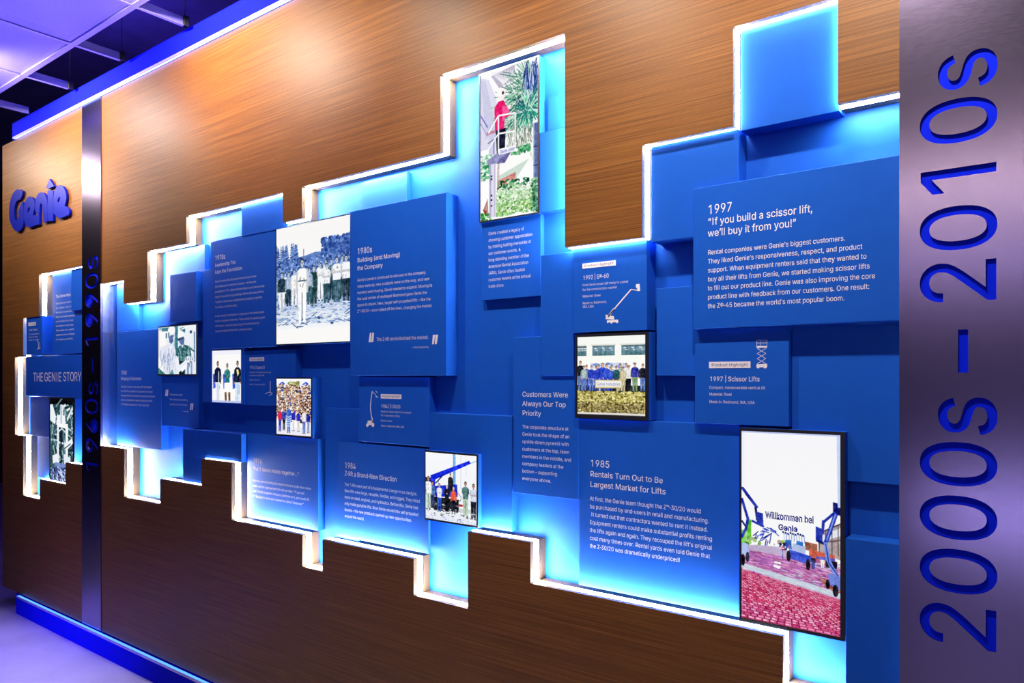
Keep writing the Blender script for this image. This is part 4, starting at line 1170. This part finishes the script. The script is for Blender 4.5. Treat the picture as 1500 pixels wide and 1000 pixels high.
    # mast
    p.rect(.17, .62, .29, .985, (226, 222, 240)); p.rect(.17, .62, .20, .985, (176, 172, 206)); p.rect(.255, .62, .27, .985, (190, 186, 214))
    for y in (.70, .72, .83, .86, .90):
        p.rect(.19, y, .225, y + .012, (50, 50, 90))
    p.line([(.325, .63), (.315, .82)], .012, (120, 100, 110)); p.line([(.345, .63), (.335, .80)], .006, (200, 80, 90))
    # basket
    p.poly([(.12, .595), (.35, .55), (.60, .56), (.35, .625), (.14, .625)], (150, 150, 196)); p.poly([(.35, .60), (.57, .56), (.44, .635), (.30, .63)], (110, 104, 160))
    p.line([(.16, .41), (.30, .345)], .02, (206, 206, 240))
    # figure
    p.poly([(.28, .40), (.46, .40), (.44, .56), (.30, .56)], (24, 26, 52))
    p.poly([(.26, .25), (.33, .215), (.42, .215), (.46, .25), (.50, .30), (.44, .335), (.43, .405), (.27, .405)], (232, 30, 112))
    p.poly([(.40, .25), (.50, .27), (.52, .30), (.40, .36)], (250, 90, 160)); p.line([(.44, .33), (.54, .32)], .03, (226, 30, 100))
    p.ell(.385, .17, .07, .042, (250, 238, 238)); p.ell(.36, .155, .05, .03, (252, 250, 250)); p.ell(.41, .165, .02, .012, (70, 50, 60)); p.ell(.52, .27, .03, .015, (250, 230, 230))
    for pts in ([(.33, .31), (.33, .56)], [(.33, .31), (.62, .32)], [(.62, .32), (.62, .55)], [(.33, .43), (.62, .44)], [(.15, .41), (.33, .31)], [(.15, .52), (.33, .43)]):
        p.line(pts, .024, (250, 250, 252))
    p.rect(.34, .533, .63, .573, (246, 244, 252))
    p.grad(0, 0, .012, 1, (140, 140, 170), (140, 140, 170))
def p_will(p):             # machines lined up in a brick yard
    p.grad(0, 0, 1, 1, (246, 246, 250), (250, 249, 246))
    Bk, Bl, Bd, Lt = (36, 52, 168), (60, 84, 206), (22, 30, 110), (120, 150, 226)
    # far machines, buildings
    p.strokes(14, .10, .52, .34, .57, .10, 2.1, .5, .010, [Bl, Bd]); p.strokes(10, .10, .50, .36, .53, .08, .4, .4, .010, [Bl, Bd])
    for k in range(9):
        p.ell(.44 + .025 * k, .515 + .003 * (k % 3), .010, .006, (30, 50, 110)); p.line([(.45 + .025 * k, .52), (.45 + .026 * k, .56)], .006, (90, 120, 200))
    p.poly([(.79, .50), (1.0, .44), (1.0, .62), (.79, .60)], (176, 160, 160)); p.poly([(.82, .51), (1, .46), (1, .50), (.82, .54)], (226, 230, 240))
    for k in range(4):
        p.line([(.80 + .06 * k, .50 - .017 * k), (.80 + .06 * k, .60)], .01, (90, 76, 90))
    p.line([(.79, .50), (1, .44)], .014, (90, 70, 80)); p.line([(.79, .55), (1, .52)], .012, (110, 90, 100))
    p.poly([(.66, .55), (.78, .555), (.78, .60), (.66, .59)], (150, 90, 70)); p.poly([(.70, .585), (.95, .60), (.95, .66), (.70, .64)], (206, 96, 76))
    p.rect(.055, .47, .105, .60, (96, 180, 50)); p.rect(.0, .53, .05, .60, (120, 200, 90)); p.dabs(24, .0, .56, .2, .62, .02, .008, [(90, 160, 70), (160, 190, 120), (200, 210, 190)])
    p.ell(.44, .57, .025, .012, (150, 190, 60)); p.rect(.38, .56, .42, .58, (180, 150, 140))
    # ground planes
    p.poly([(0, .615), (.16, .60), (.40, .595), (.75, .645), (1, .665), (1, 1), (0, 1)], (190, 172, 204))
    p.poly([(0, .645), (.10, .635), (.55, .645), (1, .70), (1, .80), (0, .72)], (186, 112, 168))
    p.strokes(420, 0, .635, 1, .76, .06, .12, .08, .007, [(150, 70, 130), (212, 150, 200), (170, 90, 190), (140, 80, 170), (220, 170, 214)])
    p.poly([(.35, .672), (.42, .675), (.42, .685), (.35, .682)], (250, 246, 250)); p.poly([(.34, .69), (.42, .695), (.40, .71), (.34, .702)], (250, 246, 250))
    p.poly([(.80, .72), (1, .735), (1, .79), (.85, .765)], (176, 92, 84))
    p.poly([(0, .705), (1, .783), (1, .808), (0, .732)], (196, 206, 220)); p.strokes(60, 0, .71, 1, .80, .08, .12, .04, .006, [(170, 186, 200), (220, 228, 236)])
    # brick paving: rows drawn in perspective
    bx = [(0, .738), (1, .815), (1, 1), (0, 1)]
    p.poly(bx, (150, 36, 82))
    v = .0
    row = 0
    cols = [(232, 96, 140), (216, 70, 118), (244, 130, 166), (236, 150, 184), (206, 58, 104)]
    while v < 1.0:
        step = .016 + .05 * v
        n = 24 - int(12 * v)
        for k in range(-2, n + 2):
            u0 = (k + .5 * (row % 2)) / n; u1 = u0 + .78 / n
            sk = .06 * (1 - v)
            pts = []
            for (uu, vv2) in ((u0, v), (u1, v), (u1 + sk * .2, v + step * .74), (u0 + sk * .2, v + step * .74)):
                top = .738 + .077 * uu
                pts.append((uu, top + (1.0 - top) * vv2))
            c = np.array(cols[p.rng.integers(5)], float)
            if v > .62: c = c * .80 + np.array((150, 120, 190)) * .25
            p.poly(pts, np.clip(c, 0, 255))
            if p.rng.random() < .4:
                p.poly([((a + pts[0][0] * .6) / 1.6, (b + pts[0][1] * .6) / 1.6) for a, b in pts], (250, 196, 214))
        v += step; row += 1
    # truck and carts
    p.poly([(.54, .565), (.67, .575), (.66, .625), (.52, .61)], (176, 190, 226)); p.poly([(.50, .60), (.72, .62), (.71, .665), (.50, .645)], Bl)
    p.poly([(.46, .555), (.52, .55), (.53, .60), (.46, .595)], (50, 110, 190)); p.poly([(.58, .55), (.64, .555), (.64, .575), (.57, .57)], (40, 110, 200))
    for u, v2 in ((.495, .635), (.69, .665)):
        p.ell(u, v2, .022, .028, (34, 28, 36))
    p.dabs(24, .33, .575, .52, .60, .014, .008, [(50, 70, 170), (200, 60, 80), (230, 230, 240), (30, 36, 90)])
    p.ell(.435, .60, .018, .010, (226, 50, 70)); p.line([(.435, .60), (.435, .655)], .008, (60, 80, 160)); p.rect(.42, .597, .45, .602, (250, 250, 250))
    p.person(.74, .615, .685, (40, 30, 60), (50, 60, 150), wide=1.2); p.person(.83, .615, .675, (246, 240, 236), (240, 236, 240), wide=1.2)
    p.rect(.77, .615, .95, .63, (90, 90, 190)); p.rect(.86, .63, .97, .665, (30, 22, 40))
    # left boom
    p.line([(0, .30), (.17, .405)], .032, Bk); p.line([(.15, .40), (.17, .47)], .026, Bd); p.poly([(.165, .425), (.23, .43), (.235, .50), (.165, .49)], Bk)
    p.line([(.11, .475), (.24, .50)], .024, Bk); p.line([(.04, .335), (.10, .37)], .012, Bd)
    p.line([(0, .36), (.07, .47)], .030, Bk); p.line([(.07, .46), (.05, .52), (0, .57)], .030, Bk); p.line([(.0, .48), (.06, .52)], .02, Bd)
    p.poly([(0, .60), (.07, .60), (.08, .66), (0, .67)], (170, 190, 236)); p.ell(.015, .69, .022, .032, (20, 18, 28)); p.ell(.065, .672, .020, .028, (30, 30, 52))
    # right boom
    p.line([(.985, .35), (.86, .545)], .042, Bk); p.line([(.975, .36), (.87, .53)], .012, Lt); p.poly([(.93, .335), (1, .34), (1, .40), (.93, .39)], Bd)
    p.line([(.95, .385), (.84, .44)], .026, Bk); p.line([(.84, .43), (.83, .50)], .028, Bk); p.poly([(.765, .465), (.83, .475), (.83, .545), (.765, .535)], Bk); p.line([(.77, .535), (.88, .555)], .022, Bd)
    p.line([(.86, .54), (.88, .62), (.96, .70)], .040, Lt); p.line([(.86, .545), (.89, .64), (.98, .70)], .012, Bk)
    p.poly([(.88, .695), (1, .70), (1, .77), (.90, .75)], (110, 130, 214)); p.ell(.88, .748, .020, .024, (24, 20, 34)); p.ell(.955, .775, .028, .030, (20, 18, 30))
    p.grain(3)
    p.grad(0, 0, .03, .30, (236, 240, 252), (240, 242, 252))
    p.poly([(.965, 0), (1, 0), (1, .36), (.975, .36)], (196, 214, 248)); p.rect(0, 0, 1, .008, (190, 200, 240))
def p_machine(p):          # black and white view of a lift in a workshop
    p.grad(0, 0, 1, 1, (46, 78, 88), (52, 84, 100))
    r = p.rng
    p.rect(0, 0, 1, .07, (8, 8, 12))
    p.strokes(170, 0, .08, 1, 1, .30, .6, 1.2, .03, [(24, 44, 52), (110, 150, 158), (16, 28, 36), (180, 206, 210), (70, 110, 120)])
    p.poly([(0, .08), (.1, .07), (.25, .22), (.22, .32), (0, .27)], (236, 244, 246))
    for k in range(5):
        p.line([(.52 + .09 * k, .10 + .02 * k), (.66 + .09 * k, .07 + .02 * k)], .04, (20, 30, 40) if k % 2 else (230, 236, 240))
    p.line([(.72, .25), (.95, .10)], .06, (220, 230, 236))
    p.poly([(.44, .07), (.53, .07), (.56, .20), (.42, .20)], (226, 234, 240)); p.poly([(.30, .20), (.62, .20), (.66, .32), (.26, .32)], (240, 244, 248))
    p.line([(.34, .30), (.34, .98)], .075, (240, 244, 250)); p.line([(.70, .30), (.70, .84)], .10, (246, 248, 252)); p.line([(.46, .06), (.47, .30)], .02, (60, 80, 96))
    p.line([(.30, .32), (.74, .34)], .06, (246, 248, 250)); p.line([(.32, .53), (.70, .54)], .035, (220, 230, 238))
    p.line([(.50, .36), (.36, .40)], .03, (214, 226, 232)); p.line([(.50, .36), (.64, .40)], .03, (214, 226, 232))
    p.line([(.47, .40), (.47, .78)], .05, (18, 26, 40)); p.line([(.56, .40), (.56, .76)], .03, (110, 140, 160))
    p.poly([(.60, .56), (.92, .46), (.96, .52), (.66, .63)], (238, 244, 246)); p.line([(.60, .60), (.86, .53)], .02, (30, 46, 54))
    p.poly([(.10, .70), (.36, .66), (.38, .76), (.12, .80)], (236, 240, 246)); p.poly([(.58, .66), (.86, .70), (.80, .80), (.60, .80)], (228, 236, 244))
    p.rect(.22, .78, .78, .83, (120, 140, 206))
    p.rect(.08, .84, .92, 1, (60, 80, 140))
    for k in range(8):
        p.line([(.12 + .09 * k, .86), (.16 + .09 * k, 1.0)], .03, [(220, 228, 250), (30, 40, 80)][k % 2])
    p.strokes(60, 0, .84, 1, 1, .16, .5, .8, .03, [(200, 212, 246), (24, 34, 70), (120, 140, 200)])
    p.grain(5)
    p.rect(.955, 0, 1, 1, (10, 10, 14))

lightbox('b_group', 'backlit blue tinted photo of a group standing on a cleared woodland lot', p_group, (130, 215), (.003, .001, .004, .004), 3)
lightbox('b_men', 'small backlit photo of two men talking beside the 1968 panel', p_men, (88, 104), (.005, .005, .007, .006), 4)
lightbox('b_three', 'small backlit photo of three people standing on white beside the 1974 hoist panel', p_three, (72, 118), (.003, .003, .004, .004), 5, 'blue')
lightbox('b_crowd', 'small backlit photo of a packed crowd waving', p_crowd, (84, 128), (.004, .006, .007, .006), 6, deep=PANELS['b_super'][1] + 0.001)
lightbox('b_crew', 'backlit photo of a workshop crew with a blue boom machine', p_crew, (120, 158), (.004, .006, .006, .006), 7)
lb, ph, r_ = lightbox('b_build', 'backlit photo of staff behind a low sign in front of an office building', p_build, (150, 176), (.008, .010, .010, .008), 8)
w_ = r_[1] - r_[0]; h_ = r_[3] - r_[2]
text_block('sign_words', ['Genie Industries'], r_[0] + w_ * .30, r_[3] - h_ * .622, r_[3] - h_ * .622, w_ * .345, h_ * .036, 0.0008, M['lit_blue'], ph, (0, 0, 0))
lb, ph, r_ = lightbox('b_tall', 'tall backlit colour photo of a person in red on a mast lift by palms', p_tall, (116, 290), (.004, .006, .004, .004), 9)
w_ = r_[1] - r_[0]; h_ = r_[3] - r_[2]
text_block('basket_words', ['Genie AWP'], r_[0] + w_ * .36, r_[3] - h_ * .566, r_[3] - h_ * .566, w_ * .25, h_ * .020, 0.0008, M['lit_blue'], ph, (0, 0, 0), .6)
lb, ph, r_ = lightbox('b_will', 'tall backlit photo of blue boom machines in a red brick yard', p_will, (190, 390), (.005, .010, .008, .008), 10)
w_ = r_[1] - r_[0]; h_ = r_[3] - r_[2]
text_block('welcome_words', ['Willkommen bei'], r_[0] + w_ * .255, r_[3] - h_ * .452, r_[3] - h_ * .452, w_ * .49, h_ * .034, 0.0008, M['lit_navy'], ph, (0, 0, 0), 1.1)
text_block('welcome_words', ['Genie'], r_[0] + w_ * .39, r_[3] - h_ * .505, r_[3] - h_ * .505, w_ * .20, h_ * .028, 0.0008, M['lit_navy'], ph, (0, 0, 0), 1.4)
lightbox('a_photo', 'narrow black and white backlit photo of a workshop lift under the title block', p_machine, (64, 170), (.012, .008, .004, .004), 11, notch=(-4.650, 1.001))

# ================================================================ metal ceiling grid
ZC = 3.10
xs = [-6.28, -5.67, -5.06, -4.45, -3.84, -3.23, -2.62, -2.01, -1.40, -0.79, -0.18, 0.43]
YR = -0.285
bm = bmesh.new()
for y in (YR, YR - 0.61, YR - 1.22):
    add_box(bm, -6.6, 1.0, y - 0.014, y + 0.014, ZC, ZC + 0.004)
    add_box(bm, -6.6, 1.0, y - 0.004, y + 0.004, ZC + 0.004, ZC + 0.042)
for x in xs:
    for (ya, yb) in ((YR + 0.014, -0.045), (YR - 0.596, YR - 0.014), (YR - 1.206, YR - 0.624)):
        add_box(bm, x - 0.010, x + 0.010, ya, yb, ZC, ZC + 0.003)
        add_box(bm, x - 0.003, x + 0.003, ya, yb, ZC + 0.003, ZC + 0.040)
gr = from_bm('ceiling_grid', bm, M['tbar'])
tag(gr, 'lavender lit metal ceiling grid hanging before the cornice', 'ceiling grid', kind='structure')
first = None
bm = bmesh.new()
add_box(bm, -0.290, 0.290, -0.288, 0.288, 0.0, 0.003)
tile = from_bm('ceiling_panel', bm, M['perf'])
n = 0
for x in xs[:-1]:
    for j in range(2):
        o = tile if n == 0 else tile.copy()
        if n: COL.objects.link(o)
        o.location = (x + 0.305, YR - 0.305 - 0.61 * j, ZC + 0.005)
        tag(o, 'perforated metal panel of the ceiling grid', 'ceiling panel', 'perforated ceiling panels')
        n += 1
for (x, y) in ((-3.84, -0.055), (-4.45, -0.055), (-3.23, -0.055), (-2.62, -0.055)):
    r_ = empty('hanger', (x, y, ZC))
    tag(r_, 'thin black wire hanger with clip at the end of a ceiling tee', 'hanger', 'wire hangers of the ceiling grid')
    box_obj('clip', -0.016, 0.016, -0.012, 0.012, 0.0, 0.045, M['wire'], r_, 0.002)
    bm = bmesh.new()
    bmesh.ops.create_cone(bm, cap_ends=True, segments=8, radius1=0.0018, radius2=0.0018, depth=1.06, matrix=Matrix.Translation((0, 0, 0.57)))
    from_bm('wire', bm, M['wire'], r_)
